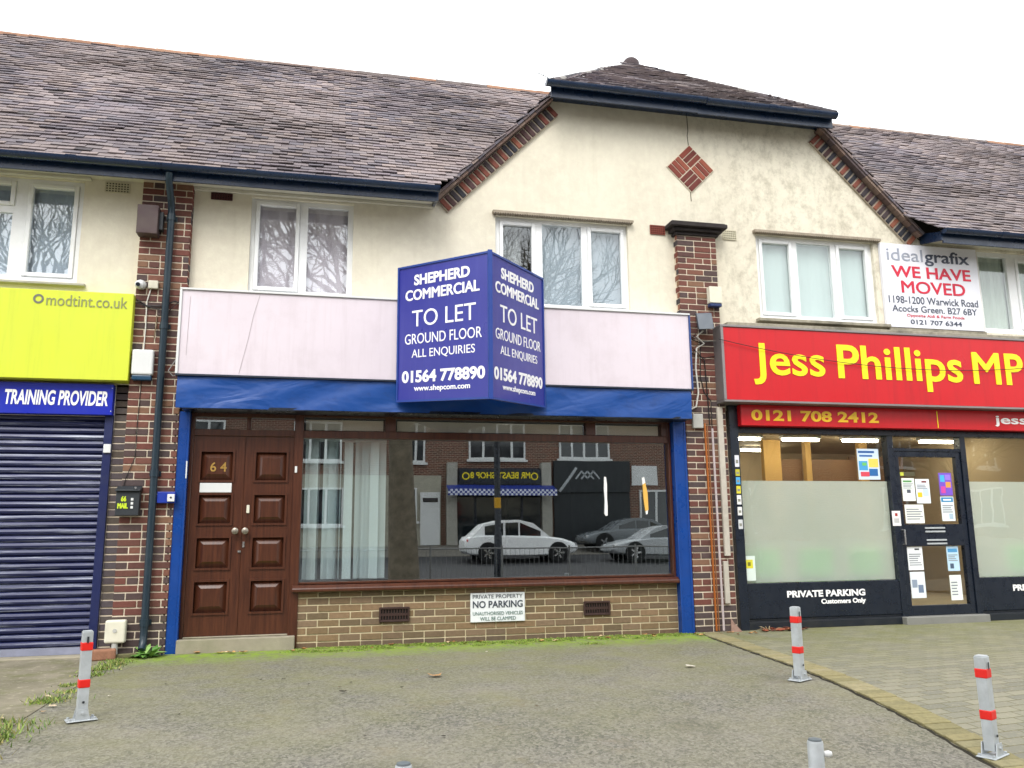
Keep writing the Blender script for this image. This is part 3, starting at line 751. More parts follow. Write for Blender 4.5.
mb = MB(); mb.box(7.11, 8.11, .04, .046, 2.17, 2.325); build('fanlight', mb, G_JP, rig)
# office door
mb = MB(); frame_rect(mb, 7.115, 8.105, .09, 2.13, -.0, .07, .07, .12); mb.box(7.185, 8.035, .0, .07, .935, 1.205)
dj = build('glazed_door', mb, BLACKP, rig, bevel=.004)
for z0, z1 in ((.21, .935), (1.205, 2.06)):
    mb = MB(); mb.box(7.185, 8.035, .03, .036, z0, z1); build('pane', mb, G_JP, dj)
mb = MB(); mb.box(7.47, 7.76, -.012, 0, 1.105, 1.125); mb.box(7.47, 7.76, -.012, 0, 1.15, 1.17); mb.box(7.48, 7.77, -.012, 0, 1.0, 1.02); mb.box(7.48, 7.77, -.012, 0, .955, .975)
build('letter_slot', mb, STEEL, dj)
mb = MB(); mb.tube([(7.135, -.0, 1.14), (7.135, -.05, 1.14), (7.135, -.05, .96), (7.135, 0, .96)], .012, 8); build('handle', mb, CHROME, dj, smooth=True)
mb = MB(); mb.box(7.0, 8.2, -.12, .1, -.01, .088); build('doorstep', mb, M('grey_step', '80807b', .8, .2), rig, bevel=.008)
# office room
mb = MB(); x0, x1, y0, y1, z0, z1 = 4.85, 10.3, .15, 5., .08, 2.6
mb.poly([(x0, y1, z0), (x1, y1, z0), (x1, y1, z1), (x0, y1, z1)]); mb.poly([(x0, y0, z0), (x0, y1, z0), (x0, y1, z1), (x0, y0, z1)]); mb.poly([(x1, y0, z0), (x1, y0, z1), (x1, y1, z1), (x1, y1, z0)])
mb.poly([(x0, y0, z1), (x0, y1, z1), (x1, y1, z1), (x1, y0, z1)]); mb.poly([(x0, y0, z0), (x1, y0, z0), (x1, y1, z0), (x0, y1, z0)])
oi = build('office_interior', mb, M('office_wall', 'b39f80', .9, .15, 2), rig)
mb = MB(); mb.box(6.95, 7.25, 2.9, 3.0, .1, 2.6); mb.box(7.7, 7.8, 2.9, 3.0, .1, 2.6); mb.box(8.7, 8.85, 2.9, 3.0, .1, 2.6); build('partition', mb, M('partition_paint', 'b08a4e', .8, .1), oi)
mb = MB(); mb.box(7.26, 7.69, 3.0, 3.05, .1, 2.3); mb.box(7.81, 8.69, 3.0, 3.05, .1, 2.3); mb.box(8.86, 9.9, 3.4, 3.45, .1, 2.4); mb.box(5.9, 6.5, 4.8, 4.9, .1, 2.3); build('inner_door', mb, M('inner_door_wood', '6a4a2c', .6, .2), oi)

# ================================================================== lights inside the office, lit
LT = emit('lit_tube', 'fff3d8', 30)
for i, (x, y) in enumerate([(6.25, 2.3), (7.25, 2.3), (8.3, 2.3), (7.4, 3.9), (9.7, 2.3)]):
    t = thing('ceiling_light', ['lit strip light on the office ceiling behind the top left corner of the left pane', 'lit strip light on the office ceiling behind the middle of the left pane', 'lit strip light on the office ceiling behind the poster in the left pane',
              'lit strip light deepest in the office behind the left pane', 'lit strip light on the office ceiling behind the right-hand pane'][i], 'ceiling light', (x, y, 2.6), 'strip lights in the office')
    mb = MB(); mb.box(x-.33, x+.33, y-.06, y+.06, 2.56, 2.598); build('housing', mb, WHITE, t)
    mb = MB(); mb.box(x-.3, x+.3, y-.03, y+.03, 2.52, 2.558); build('tube', mb, LT, t)

# ================================================================== drainpipe
t = thing('drainpipe', 'dark slate downpipe from the gutter to the ground on the left brick pilaster', 'drainpipe', (-1.72, -.15, 0))
def px_(z): return -1.66-.055*(0)+( -.0)*z
mb = MB(); mb.tube([(-1.665, -.44, 4.93), (-1.665, -.42, 4.84), (-1.665, -.19, 4.66), (-1.665, -.165, 4.55), (-1.665, -.165, .22), (-1.665, -.175, .12), (-1.665, -.235, .06)], .036, 14); build('pipe', mb, DARKPIPE, t, smooth=True)
for z in (.28, 1.75, 3.3, 4.5):
    mb = MB(); mb.tube([(-1.665, -.165, z), (-1.665, -.165, z+.07)], .043, 14); mb.box(-1.72, -1.61, -.125, -.108, z+.01, z+.06); build('bracket', mb, DARKPIPE, t, smooth=True)

# ================================================================== SIGNS
def board(name, x0, x1, z0, z1, yf, yb, mat, parent=None, bevel=.004):
    mb = MB(); mb.box(x0, x1, yf, yb, z0, z1); return build(name, mb, mat, parent, bevel=bevel)
t = thing('fascia_sign', 'lime yellow-green fascia sign with grey website lettering', 'sign', (-4.6, -.1, 2.73))
board('panel', -7.2, -1.975, 2.73, 3.655, -.2, -.002, M('lime_panel', 'cdd83c', .4, .07, 1.2, .01, streak=.25, dirtc='8f9a3a'), t)
GREYV = M('grey_vinyl', '8a905e', .5)
lettering('modtint.co.uk', Pl((0, -.201, 0)), -2.80, -2.03, 3.49, 3.61, GREYV, t, .0)
mb = MB()
for k in range(20):
    a, b = 2*math.pi*k/20, 2*math.pi*(k+1)/20; c = V((-2.875, -.201, 3.555))
    q = lambda r, an, y: (c.x+r*math.cos(an), y, c.z+r*math.sin(an))
    mb.add([q(.030, a, -.204), q(.030, b, -.204), q(.050, b, -.204), q(.050, a, -.204), q(.030, a, -.2), q(.030, b, -.2), q(.050, b, -.2), q(.050, a, -.2)], [(0, 1, 2, 3)[::-1], (3, 2, 6, 7), (0, 4, 5, 1)])
build('ring_logo', mb, M('grey_ring', '6f7064', .5), t)
t = thing('fascia_sign', 'royal blue sign reading TRAINING PROVIDER above the shutter', 'sign', (-4.6, -.1, 2.37))
board('panel', -7.0, -2.125, 2.385, 2.705, -.1, -.002, M('royal_panel', '1527a8', .35, .08, 1.5, .01, streak=.2, dirtc='2a3a90'), t)
lettering('TRAINING PROVIDER', Pl((0, -.101, 0)), -3.13, -2.17, 2.475, 2.63, LETW, t, .028, shear=.12)
mb = MB(); mb.box(-2.14, -2.132, -.106, -.1, 2.66, 2.668); mb.box(-2.14, -2.132, -.106, -.1, 2.42, 2.428); build('screw', mb, WHITE, t)
# blank pale fascia of the vacant shop
t = thing('fascia_sign', 'blank pale pinkish-white fascia board with a thin diagonal seam, behind the blue board', 'sign', (1.4, -.15, 2.8))
board('panel', -1.48, 4.235, 2.802, 3.70, -.30, -.001, WHITEP, t)
mb = MB(); mb.box(-1.505, 4.25, -.318, 0, 3.701, 3.722); mb.box(-1.505, -1.48, -.318, 0, 2.802, 3.70); build('trim', mb, WHITE, t, bevel=.003)
mb = MB(); mb.box(4.236, 4.25, -.318, 0, 2.802, 3.70); build('end_trim', mb, M('blue_edge', '2c4a86', .5), t)
SEAM = M('seam', 'b9b0b5', .8)
mb = MB(); mb.tube([(-.70, -.3, 3.69), (-.76, -.301, 3.45), (-.80, -.301, 3.2), (-.88, -.301, 2.82)], .0035, 4); mb.tube([(-1.40, -.3, 3.63), (-1.41, -.3, 3.0)], .0035, 4)
build('seam', mb, SEAM, t)
# V-shaped to-let board
t = thing('to_let_board', 'blue V-shaped TO LET board projecting from the blank fascia', 'estate sign', (1.6, -.9, 2.5))
PURP = M('violet_blue_panel', '32358f', .35, .08, 1.6, .01, streak=.2, dirtc='5a5cae'); PURPF = M('blue_edge_frame', '24418f', .4)
A = V((.765, -.335, 2.55)); B = V((1.585, -1.40, 2.44)); C = V((2.425, -.335, 2.53)); Hh = 1.515
def vpanel(P, Q, lines, lab):
    u = Q-P; W = math.hypot(u.x, u.y); eu = u/W; ev = V((0, 0, 1)); en = V((u.y, -u.x, 0)).normalized()
    if en.y > 0: en = -en
    pl = Pl(P, eu, ev, en)
    mb = MB(); c = P+eu*W/2+ev*Hh/2-en*.012
    mb.obox(c, eu*W/2, ev*Hh/2, en*.012); pn = build('panel', mb, PURP, t, label=lab)
    fr = MB()
    for (a, b, cc, d) in ((0, W, 0, .022), (0, W, Hh-.022, Hh), (0, .022, .022, Hh-.022), (W-.022, W, .022, Hh-.022)):
        fr.obox(pl.p((a+b)/2, (cc+d)/2, .006), eu*(b-a)/2, ev*(d-cc)/2, en*.0055)
    build('edge_frame', fr, PURPF, pn)
    for (s_, x0, x1, z0, z1, bd) in lines:
        m2 = MB(); glyphs(m2, s_, pl, x0*W, x1*W, z0*Hh, z1*Hh, bd, .003); build('lettering', m2, LETW, pn)
L1 = [('SHEPHERD', .19, .80, .845, .925, .035), ('COMMERCIAL', .09, .90, .735, .815, .035), ('TO LET', .17, .86, .54, .66, 0), ('GROUND FLOOR', .09, .92, .415, .49, .0),
      ('ALL ENQUIRIES', .17, .85, .305, .375, .0), ('01564 778890', .06, .95, .135, .225, .035), ('www.shepcom.com', .20, .80, .065, .115, .02)]
vpanel(A, B, L1, 'left face of the board'); vpanel(B, C, L1, 'right face of the board')
mb = MB(); mb.obox((1.585, -1.415, B.z+Hh/2), (.022, 0, 0), (0, .014, 0), (0, 0, Hh/2+.004)); build('corner_trim', mb, PURPF, t)
mb = MB()
for z in (2.75, 3.75): mb.tube([(.80, -.31, z), (1.57, -1.30, z-.1), (2.39, -.31, z)], .015, 6)
mb.tube([(1.58, -.3, 3.1), (1.58, -1.3, 3.05)], .015, 6); build('bracket', mb, STEEL, t)
# red fascia sign
RED_P = M('red_panel', 'c2131d', .35, .06, .9, .02, 6, dirt=.14, dirtc='7c161c', streak=.3)
YEL = M('yellow_vinyl', 'f6e21b', .4, .03, 3, 0)
t = thing('fascia_sign', 'large red fascia sign reading Jess Phillips MP in yellow', 'sign', (7.5, -.15, 2.66))
board('panel', 4.68, 10.4, 2.69, 3.585, -.295, -.002, RED_P, t)
mb = MB(); mb.box(4.645, 10.4, -.31, 0, 3.586, 3.612); mb.box(4.645, 10.4, -.31, 0, 2.664, 2.689); mb.box(4.645, 4.679, -.31, 0, 2.69, 3.585); build('edge_frame', mb, M('dull_aluminium', '8f8a8a', .45, .2, 4, metal=.5), t, bevel=.003)
pl = Pl((0, -.296, 0))
lettering('Jess', pl, 5.055, 6.03, 2.885, 3.40, YEL, t, .014, depth=.006)
lettering('Phillips', pl, 6.21, 8.02, 2.86, 3.425, YEL, t, .015, depth=.006)
lettering('M', pl, 8.18, 8.60, 2.985, 3.405, YEL, t, .02, depth=.006)
lettering('P', pl, 8.68, 8.96, 2.985, 3.405, YEL, t, .02, depth=.006)
t = thing('fascia_sign', 'narrow red strip sign with the number 0121 708 2412 over the black shopfront', 'sign', (7.5, -.1, 2.4))
board('panel', 4.935, 10.3, 2.405, 2.66, -.15, -.002, RED_P, t)
pl = Pl((0, -.151, 0))
lettering('0121 708 2412', pl, 5.07, 6.83, 2.465, 2.60, M('amber_vinyl', 'f3c32a', .4), t, .03)
lettering('jessphillips', pl, 8.56, 10.0, 2.455, 2.605, LETW, t, .02)
mb = MB(); mb.box(7.69, 7.70, -.154, -.15, 2.42, 2.64); build('divider', mb, YEL, t)
# notice board 'we have moved'
t = thing('notice_board', 'white notice board saying WE HAVE MOVED between two upper windows', 'notice board', (7.9, -.03, 3.77))
mb = MB(); mb.box(7.165, 8.665, -.055, -.002, 3.76, 4.915); build('panel', mb, M('white_board', 'dfe0e8', .4, .05, 2, .01), t, bevel=.004)
pl = Pl((0, -.056, 0)); G1 = M('light_grey_vinyl', '9aa0ae', .5); G2 = M('dark_grey_vinyl', '4c5363', .5); R1 = M('crimson_vinyl', 'cf2340', .5)
lettering('ideal', pl, 7.25, 7.80, 4.68, 4.85, G1, t, .0); lettering('grafix', pl, 7.83, 8.53, 4.63, 4.85, G2, t, .015)
lettering('WE HAVE', pl, 7.30, 8.53, 4.45, 4.61, R1, t, .02); lettering('MOVED', pl, 7.43, 8.42, 4.235, 4.405, R1, t, .02)
lettering('1198-1200 Warwick Road', pl, 7.22, 8.60, 4.09, 4.19, G2, t, .005); lettering('Acocks Green. B27 6BY', pl, 7.26, 8.57, 3.975, 4.065, G2, t, .005)
lettering('Opposite Aldi & Farm Foods', pl, 7.47, 8.36, 3.90, 3.95, R1, t, .0); lettering('0121 707 6344', pl, 7.52, 8.31, 3.81, 3.875, G2, t, .015)
mb = MB(); mb.box(7.2, 8.7, -.045, .0, 3.70, 3.757); build('batten', mb, M('dirty_ledge'), t)
# no parking sign
t = thing('parking_sign', 'white PRIVATE PROPERTY NO PARKING sign on the low brick wall', 'sign', (1.93, -.02, .2))
board('plate', 1.625, 2.235, .195, .505, -.032, -.008, M('white_plate', 'dfe2e6', .4, .05, 5), t, bevel=.003)
INK = M('grey_ink', '3c4450', .5); INKG = M('teal_ink', '5c7a74', .5); pl = Pl((0, -.0325, 0))
lettering('PRIVATE PROPERTY', pl, 1.65, 2.21, .445, .487, INK, t, .0); lettering('NO PARKING', pl, 1.65, 2.21, .345, .42, INK, t, .02)
lettering('UNAUTHORISED VEHICLES', pl, 1.65, 2.21, .268, .305, INKG, t, .0); lettering('WILL BE CLAMPED', pl, 1.73, 2.13, .212, .25, INKG, t, .0)
# lettering on the black stall risers
pl = Pl((0, -.0115, 0))
for s_, a, b, c, d in (('PRIVATE PARKING', 5.47, 6.53, .355, .435), ('Customers Only', 5.92, 6.53, .255, .33), ('PRIVATE PARKING', 8.68, 9.74, .355, .435)):
    o = MB(); glyphs(o, s_, pl, a, b, c, d, .04, .002); build('wall_lettering', o, LETW, rig)

# ================================================================== curtains, blinds, marks
def curtain(label, x0, x1, z0, z1, y, mat, amp=.012, freq=26, name='net_curtain', cat='curtain', grp='net curtains behind the upper windows'):
    mb = MB(); n = int((x1-x0)*70); ph = random.uniform(0, 9)
    f = lambda x, t: y+amp*math.sin(x*freq+ph+1.4*math.sin(x*3.1))+.3*amp*math.sin(x*freq*2.7)+.25*amp*math.sin(t*3+x*8)
    zs = [z0, (z0*2+z1)/3, (z0+2*z1)/3, z1]
    vs = [(x0+(x1-x0)*i/n, f(x0+(x1-x0)*i/n, z)+d, z) for d in (0, .002) for z in zs for i in range(n+1)]; m = (n+1)*4
    fs = []
    for j in range(3):
        for i in range(n): a = j*(n+1)+i; fs += [(a, a+1, a+n+2, a+n+1), (a+m, a+n+1+m, a+n+2+m, a+1+m)]
    mb.add(vs, fs); return tag(build(name, mb, mat, smooth=True), label, cat, grp)
def cloth(nm, c):
    s = NT(nm); d = s.n('ShaderNodeBsdfDiffuse'); d.inputs[0].default_value = lin(c); t = s.n('ShaderNodeBsdfTranslucent'); t.inputs[0].default_value = lin(c)
    m = s.n('ShaderNodeMixShader', i={0: .3}); s.l(d.outputs[0], m.inputs[1]); s.l(t.outputs[0], m.inputs[2]); s.l(m.outputs[0], s.out.inputs[0]); MATS[nm] = s.m; return s.m
curtain('blue-grey net curtain in the upper window over the lime sign', -4.25, -2.63, 3.84, 4.9, .135, cloth('net_blue', 'c3d0dc'))
curtain('pale lilac net curtain filling the two-light upper window', -.82, .24, 3.83, 4.90, .135, cloth('net_lilac', 'eae3ea'))
curtain('smooth slate-blue curtain in the middle three-light window', 2.45, 3.6, 3.83, 4.88, .14, cloth('net_slate', 'b4c0ca'), .003, 10)
curtain('pale strip of curtain at the left light of the middle three-light window', 1.97, 2.3, 3.83, 4.88, .21, cloth('net_dim', 'b0b4b6'), .02, 30)
curtain('pale teal net curtain in the three-light window above the red sign', 5.4, 7.06, 3.83, 4.88, .135, cloth('net_teal', 'cfdfdc'), .006, 20)
curtain('pale green latticed curtain in the far right upper window', 8.75, 9.84, 3.8, 4.89, .145, cloth('net_green', 'cbd6cb'), .018, 40)
# vertical blind
mb = MB(); x = -.18; k = 0
while x < .60:
    a = random.choice([-.5, .25, .6, 1.0, -.9, 1.2]); w = .105; dx = w*math.cos(a); dy = w*math.sin(a)
    mb.add([(x, .16, .68), (x+dx, .16+dy, .68), (x+dx, .16+dy, 2.17), (x, .16, 2.17), (x+.001, .162, .68), (x+dx+.001, .162+dy, .68), (x+dx+.001, .162+dy, 2.17), (x+.001, .162, 2.17)],
           [(0, 1, 2, 3), (4, 7, 6, 5), (0, 4, 5, 1), (3, 2, 6, 7), (1, 5, 6, 2), (0, 3, 7, 4)]); x += random.choice([.045, .06, .075]); k += 1
mb.box(-.19, .70, .15, .19, 2.172, 2.2)
tag(build('vertical_blind', mb, cloth('blind_fabric', 'f0f6fa')), 'white vertical blind drawn to the left side of the big shop window', 'blind')
TAPE = M('white_tape', 'eeeeee', .6, .05)
mb = MB(); mb.prism([(3.222, 1.36), (3.236, 1.335), (3.258, 1.34), (3.262, 1.44), (3.258, 1.55), (3.262, 1.70), (3.254, 1.785), (3.232, 1.79), (3.226, 1.66), (3.23, 1.5)], 'y', .040, .048)
tag(build('paper_strip', mb, TAPE), 'white torn paper strip stuck on the big shop window', 'paper strip')
mb = MB(); W_, O_ = 'ececec', 'e5b458'
mb.prism([(3.70, 1.78), (3.73, 1.79), (3.742, 1.72), (3.705, 1.70)], 'y', .040, .048, W_); mb.prism([(3.708, 1.70), (3.742, 1.72), (3.765, 1.60), (3.768, 1.40), (3.728, 1.39), (3.712, 1.55)], 'y', .040, .048, O_); mb.prism([(3.73, 1.388), (3.762, 1.398), (3.755, 1.355), (3.738, 1.35)], 'y', .040, .048, W_)
tag(build('paper_strip', mb, PRINT), 'orange and white torn paper strip stuck near the right edge of the big shop window', 'paper strip')

# green office chairs standing behind the frosted film
GRN = M('lime_plastic', '8fe04a', .5)
for x, y, lb in ((5.25, .13, 'green plastic chair leftmost behind the frosted office window'), (5.95, .12, 'green plastic chair second from the left behind the frosted office window'), (6.65, .14, 'green plastic chair nearest the office door behind the left frosted pane'), (8.95, .13, 'green plastic chair behind the right frosted pane')):
    t = thing('office_chair', lb, 'chair', (x, y, .1), 'green chairs in the office')
    mb = MB(); mb.box(x-.23, x+.23, y, y+.42, .50, .53); build('seat', mb, GRN, t, bevel=.01)
    mb = MB(); mb.box(x-.23, x+.23, y-.02, y+.01, .60, .93); build('backrest', mb, GRN, t, bevel=.01)
    for a, b in ((-.2, .02), (.2, .02), (-.2, .38), (.2, .38)): mb = MB(); mb.tube([(x+a, y+b, .1), (x+a, y+b, .50)], .012, 6); build('leg', mb, CHROME, t)
# ================================================================== posters and stickers (flat printed sheets)
def poster(label, x0, x1, z0, z1, y, base, blocks, cat='poster', name='poster'):
    """blocks: (u0,u1,v0,v1,colour) in sheet fractions"""
    mb = MB(); mb.box(x0, x1, y, y+.002, z0, z1, base); W = x1-x0; Hq = z1-z0
    for k, (a, b, c, d, cc) in enumerate(blocks): mb.box(x0+a*W, x0+b*W, y-.0008-.0004*k, y-.0002, z0+c*Hq, z0+d*Hq, cc)
    return tag(build(name, mb, PRINT), label, cat)
def lines(u0, u1, v0, v1, n, c='8a8f96'): return [(u0, u1-random.random()*.25, v0+(v1-v0)*i/n, v0+(v1-v0)*(i+.45)/n, c) for i in range(n)]
poster('blue and white event poster high in the left office pane', 6.61, 6.92, 1.77, 2.16, .032, 'cfe0f0', [(.05, .8, .86, .93, '2f5f9f'), (.1, .7, .74, .8, '3c6eb0'), (.05, .45, .3, .6, '4d9fd6'), (.5, .95, .4, .68, 'f0d060'), (.1, .5, .1, .25, 'd64a5a'), (.5, .9, .12, .35, '2d6aa8'), (.2, .4, .45, .55, '6fc26a')])
Yd = .024
poster('white notice with a green heading on the left of the office door glass', 7.215, 7.40, 1.50, 1.79, Yd, 'e9efe9', [(.1, .8, .82, .9, '5f9a5a'), (.35, .65, .35, .5, '555a66')]+lines(.1, .95, .55, .8, 4))
poster('white notice with a yellow disc on the office door glass', 7.415, 7.62, 1.47, 1.78, Yd, 'e4ebf3', [(.45, .8, .85, .92, '7a2f34'), (.1, .42, .25, .45, 'e5c62a'), (.5, .9, .3, .6, 'c6d6f0')]+lines(.1, .9, .6, .8, 3))
poster('purple and blue poster at the top right of the office door glass', 7.77, 7.96, 1.57, 1.86, Yd, '7a55c8', [(.1, .45, .6, .9, '49b3e8'), (.5, .9, .35, .6, 'e89a4a'), (.1, .45, .1, .4, 'd04aa0'), (.5, .9, .68, .92, '9a7ae8')])
poster('white leaflet with a blue oval heading below the purple poster', 7.765, 7.96, 1.245, 1.555, Yd, 'e3ecee', [(.05, .95, .78, .97, '2a86b8'), (.2, .8, .84, .9, 'ffffff'), (.55, .85, .08, .3, 'a8bfd0')]+lines(.1, .9, .35, .7, 4))
poster('white landscape notice at the lower left of the upper door glass', 7.225, 7.50, 1.22, 1.455, Yd, 'eceee6', lines(.08, .95, .2, .85, 5))
poster('small yellow-green round sticker strip at the top left of the door glass', 7.20, 7.42, 1.815, 1.87, Yd, '54503a', [(.02, .25, .1, .9, 'c9cf4a')], 'sticker', 'sticker')
poster('white sheet with a black heading behind the lower door glass, left', 7.20, 7.42, .64, .93, Yd, 'e9ecee', [(.5, .8, .85, .92, '30343a')]+lines(.1, .9, .2, .75, 6))
poster('white sheet with grey drawings at the bottom left of the door glass', 7.21, 7.42, .30, .62, Yd, 'dfe5ea', [(.1, .45, .4, .7, '8c99ac'), (.5, .85, .2, .5, '6f7f98')])
poster('pale blue sheet in the lower door glass, right', 7.775, 7.95, .62, .93, Yd, 'b9d6ea', [(.1, .9, .75, .9, '4f93c4'), (.2, .5, .1, .3, '4a5a70')]+lines(.1, .9, .4, .7, 4))
poster('white sheet at the bottom right of the lower door glass', 7.78, 7.95, .26, .57, Yd, 'e6ece8', lines(.1, .8, .2, .8, 5))
poster('white door entry notice with a small red mark beside the door handle', 6.995, 7.115, 1.19, 1.375, -.026, 'e7e6e6', [(.35, .65, .65, .85, '9c2a2a'), (.2, .8, .2, .5, 'b9b9b9')], 'notice', 'notice')
poster('white sheet with a yellow warning triangle at the bottom left of the office pane', 4.95, 5.10, .56, .85, .032, 'dce9e2', [(.15, .8, .5, .85, 'd9d23a'), (.35, .6, .6, .75, '77772a')], 'sticker', 'sticker')
for i, (z0, z1, c, lb) in enumerate([(1.91, 2.05, 'dcdde6', 'pale lilac sticker topmost on the black shopfront post'), (1.80, 1.88, 'b9b43a', 'olive yellow sticker second from the top on the black post'), (1.70, 1.785, '4fa3d8', 'sky blue sticker on the black shopfront post'),
        (1.59, 1.68, 'd6cb3c', 'bright yellow sticker on the black post below the blue one'), (1.46, 1.57, 'e8e8e6', 'plain white sticker on the black post below the yellow one'), (1.33, 1.43, 'e0e0e0', 'white peeling sticker on the black post'), (1.17, 1.28, 'c9ccd0', 'lowest ragged grey-white sticker on the black post')]):
    poster(lb, 4.862, 4.918, z0, z1, -.0635, c, [(.2, .8, .3, .6, '8a8a80')], 'sticker', 'sticker')

# ================================================================== small wall fittings
def bx(name, x0, x1, y0, y1, z0, z1, mat, parent=None, bevel=.008, segs=2): 
    mb = MB(); mb.box(x0, x1, y0, y1, z0, z1); return build(name, mb, mat, parent, bevel=bevel, segs=segs)
t = thing('alarm_box', 'brown weathered alarm box high on the left pilaster', 'alarm box', (-1.87, -.15, 4.3))
bx('case', -1.99, -1.78, -.26, -.112, 4.31, 4.63, M('brown_case', '4a393c', .6, .25, 5, .1, dirt=.3), t); bx('side_light', -1.779, -1.74, -.2, -.112, 4.38, 4.58, CHARC, t, .004)
t = thing('security_camera', 'small white dome security camera with a cream junction box on the left pilaster', 'security camera', (-1.9, -.15, 3.72))
mb = MB(); mb.tube([(-1.925, -.11, 3.78), (-1.925, -.13, 3.78), (-1.93, -.15, 3.775), (-1.935, -.19, 3.765), (-1.94, -.21, 3.76)], [.05, .05, .052, .045, .02], 16); build('housing', mb, WHITE, t, smooth=True)
mb = MB(); mb.tube([(-1.937, -.195, 3.764), (-1.943, -.222, 3.758)], [.026, .02], 14); build('lens', mb, BLACKP, t, smooth=True)
bx('junction_box', -1.855, -1.755, -.15, -.112, 3.74, 3.83, CREAMP, t)
t = thing('alarm_box', 'white rounded alarm box with a blue base beside the downpipe', 'alarm box', (-1.85, -.15, 2.75))
bx('case', -1.955, -1.745, -.19, -.112, 2.80, 3.07, WHITE, t, .02, 3); bx('strobe', -1.945, -1.755, -.185, -.112, 2.745, 2.797, M('teal_lens', '17405c', .3), t, .01)
t = thing('letterbox', 'dark grey 66 MAIL letterbox on the left pilaster', 'letterbox', (-1.89, -.15, 1.35))
bx('case', -2.005, -1.785, -.2, -.112, 1.36, 1.60, CHARC, t, .006); 
mb = MB(); mb.prism([(-.225, 1.602), (-.225, 1.615), (-.112, 1.66), (-.112, 1.602)], 'x', -2.012, -1.778); build('lid', mb, CHARC, t, bevel=.003)
pl = Pl((0, -.2005, 0)); LIME = M('lime_vinyl', 'c5dc2e', .5)
lettering('66', pl, -1.955, -1.905, 1.50, 1.555, LIME, t, .05); lettering('MAIL', pl, -1.985, -1.885, 1.43, 1.485, LIME, t, .05)
for z in (1.51, 1.47, 1.43): bx('window_slot', -1.862, -1.838, -.206, -.2005, z, z+.025, WHITE, t, 0)
mb = MB(); mb.tube([(-1.82, -.226, 1.635), (-1.82, -.235, 1.635)], .01, 8); build('lock', mb, CHROME, t)
t = thing('keypad', 'blue box with a white keypad beside the blue door post', 'keypad', (-1.55, -.13, 1.48))
bx('case', -1.625, -1.45, -.17, -.112, 1.485, 1.60, M('keypad_blue', '15349a', .4), t, .006); bx('pad', -1.525, -1.455, -.185, -.171, 1.50, 1.575, WHITE, t, .004)
mb = MB(); mb.tube([(-1.49, -.188, 1.54), (-1.49, -.186, 1.54)], .01, 8); build('button', mb, CHARC, t)
t = thing('meter_box', 'off-white meter cover on a stub pipe at the foot of the left pilaster', 'meter box', (-1.92, -.15, 0))
bx('cover', -2.02, -1.83, -.2, -.112, .13, .35, CREAMP, t, .02, 3); mb = MB(); mb.tube([(-1.925, -.16, .13), (-1.925, -.16, -.0)], .03, 10); mb.tube([(-1.925, -.2, .25), (-1.925, -.206, .25)], .02, 10); build('stub_pipe', mb, GREYP, t, smooth=True)
t = thing('entry_strip', 'slim white contact strip on the left blue door post', 'door contact', (-1.37, -.1, 1.8)); bx('plate', -1.375, -1.362, -.112, -.101, 1.74, 1.92, WHITE, t, .002)
t = thing('door_contact', 'small white contact plate on the brown frame between door and window', 'door contact', (-.25, -.03, 1.83)); bx('plate', -.285, -.26, -.03, -.021, 1.81, 1.88, WHITE, t, .003)
t = thing('alarm_box', 'cream alarm box with a blue base on the right pilaster', 'alarm box', (4.68, -.15, 3.84))
bx('case', 4.585, 4.75, -.2, -.112, 3.91, 4.12, CREAMP, t, .008); bx('strobe', 4.59, 4.745, -.195, -.112, 3.865, 3.907, M('navy_lens', '1c3060', .3), t, .01)
t = thing('floodlight', 'tilted grey floodlight on the right pilaster below the cream alarm box', 'floodlight', (4.5, -.18, 3.6))
mb = MB(); mb.obox((4.475, -.24, 3.66), V((.085, -.03, .0)), V((.02, .06, .02)), V((0.0, .03, .13))*.8); build('lamp_head', mb, M('floodlight_grey', '59616b', .5), t, bevel=.006)
mb = MB(); mb.tube([(4.48, -.1, 3.6), (4.48, -.2, 3.6)], .014, 6); build('arm', mb, CHARC, t)
t = thing('junction_box', 'small grey junction box at the top of the right pilaster pipes', 'junction box', (4.37, -.13, 2.4)); bx('case', 4.30, 4.43, -.16, -.112, 2.36, 2.53, GREYP, t)
def pipe(name, label, cat, pts, r, mat, n=8): 
    mb = MB(); mb.tube(pts, r, n); return tag(build(name, mb, mat, smooth=True), label, cat)
pipe('copper_pipe', 'orange copper pipe running down the right pilaster', 'pipe', [(4.46, -.13, 2.42), (4.468, -.13, 1.2), (4.475, -.13, .02)], .013, M('copper', 'b5692f', .45, .25, 8, metal=.4))
pipe('copper_pipe', 'second thinner copper pipe close beside the orange one', 'pipe', [(4.492, -.125, 2.40), (4.50, -.125, 1.2), (4.51, -.125, .02)], .008, M('copper_dull', '9a6a45', .5, .25, 8, metal=.3))
pipe('conduit', 'thin pinkish-grey conduit between the copper pipes and the white trunking', 'conduit', [(4.555, -.13, 2.36), (4.565, -.13, .02)], .014, M('conduit_grey', 'b7abac', .5))
mb = MB(); mb.box(4.625, 4.695, -.15, -.112, .86, 2.62); tag(build('trunking', mb, M('trunking', 'bdb6aa', .6, .2, 8, dirt=.3), bevel=.004), 'long off-white plastic trunking on the right pilaster', 'trunking')
mb = MB(); mb.box(4.60, 4.66, -.15, -.112, .32, .80); tag(build('trunking', mb, M('trunking'), bevel=.004), 'short low off-white trunking near the foot of the right pilaster', 'trunking')
CB = M('black_cable', '1b1b1d', .6); CW = M('white_cable', 'd6d4cc', .6); CG = M('grey_cable', '8d8d8a', .6)
def sag(p, q, d, n=10): return [V(p).lerp(V(q), i/n)-V((0, 0, d*4*(i/n)*(1-i/n))) for i in range(n+1)]
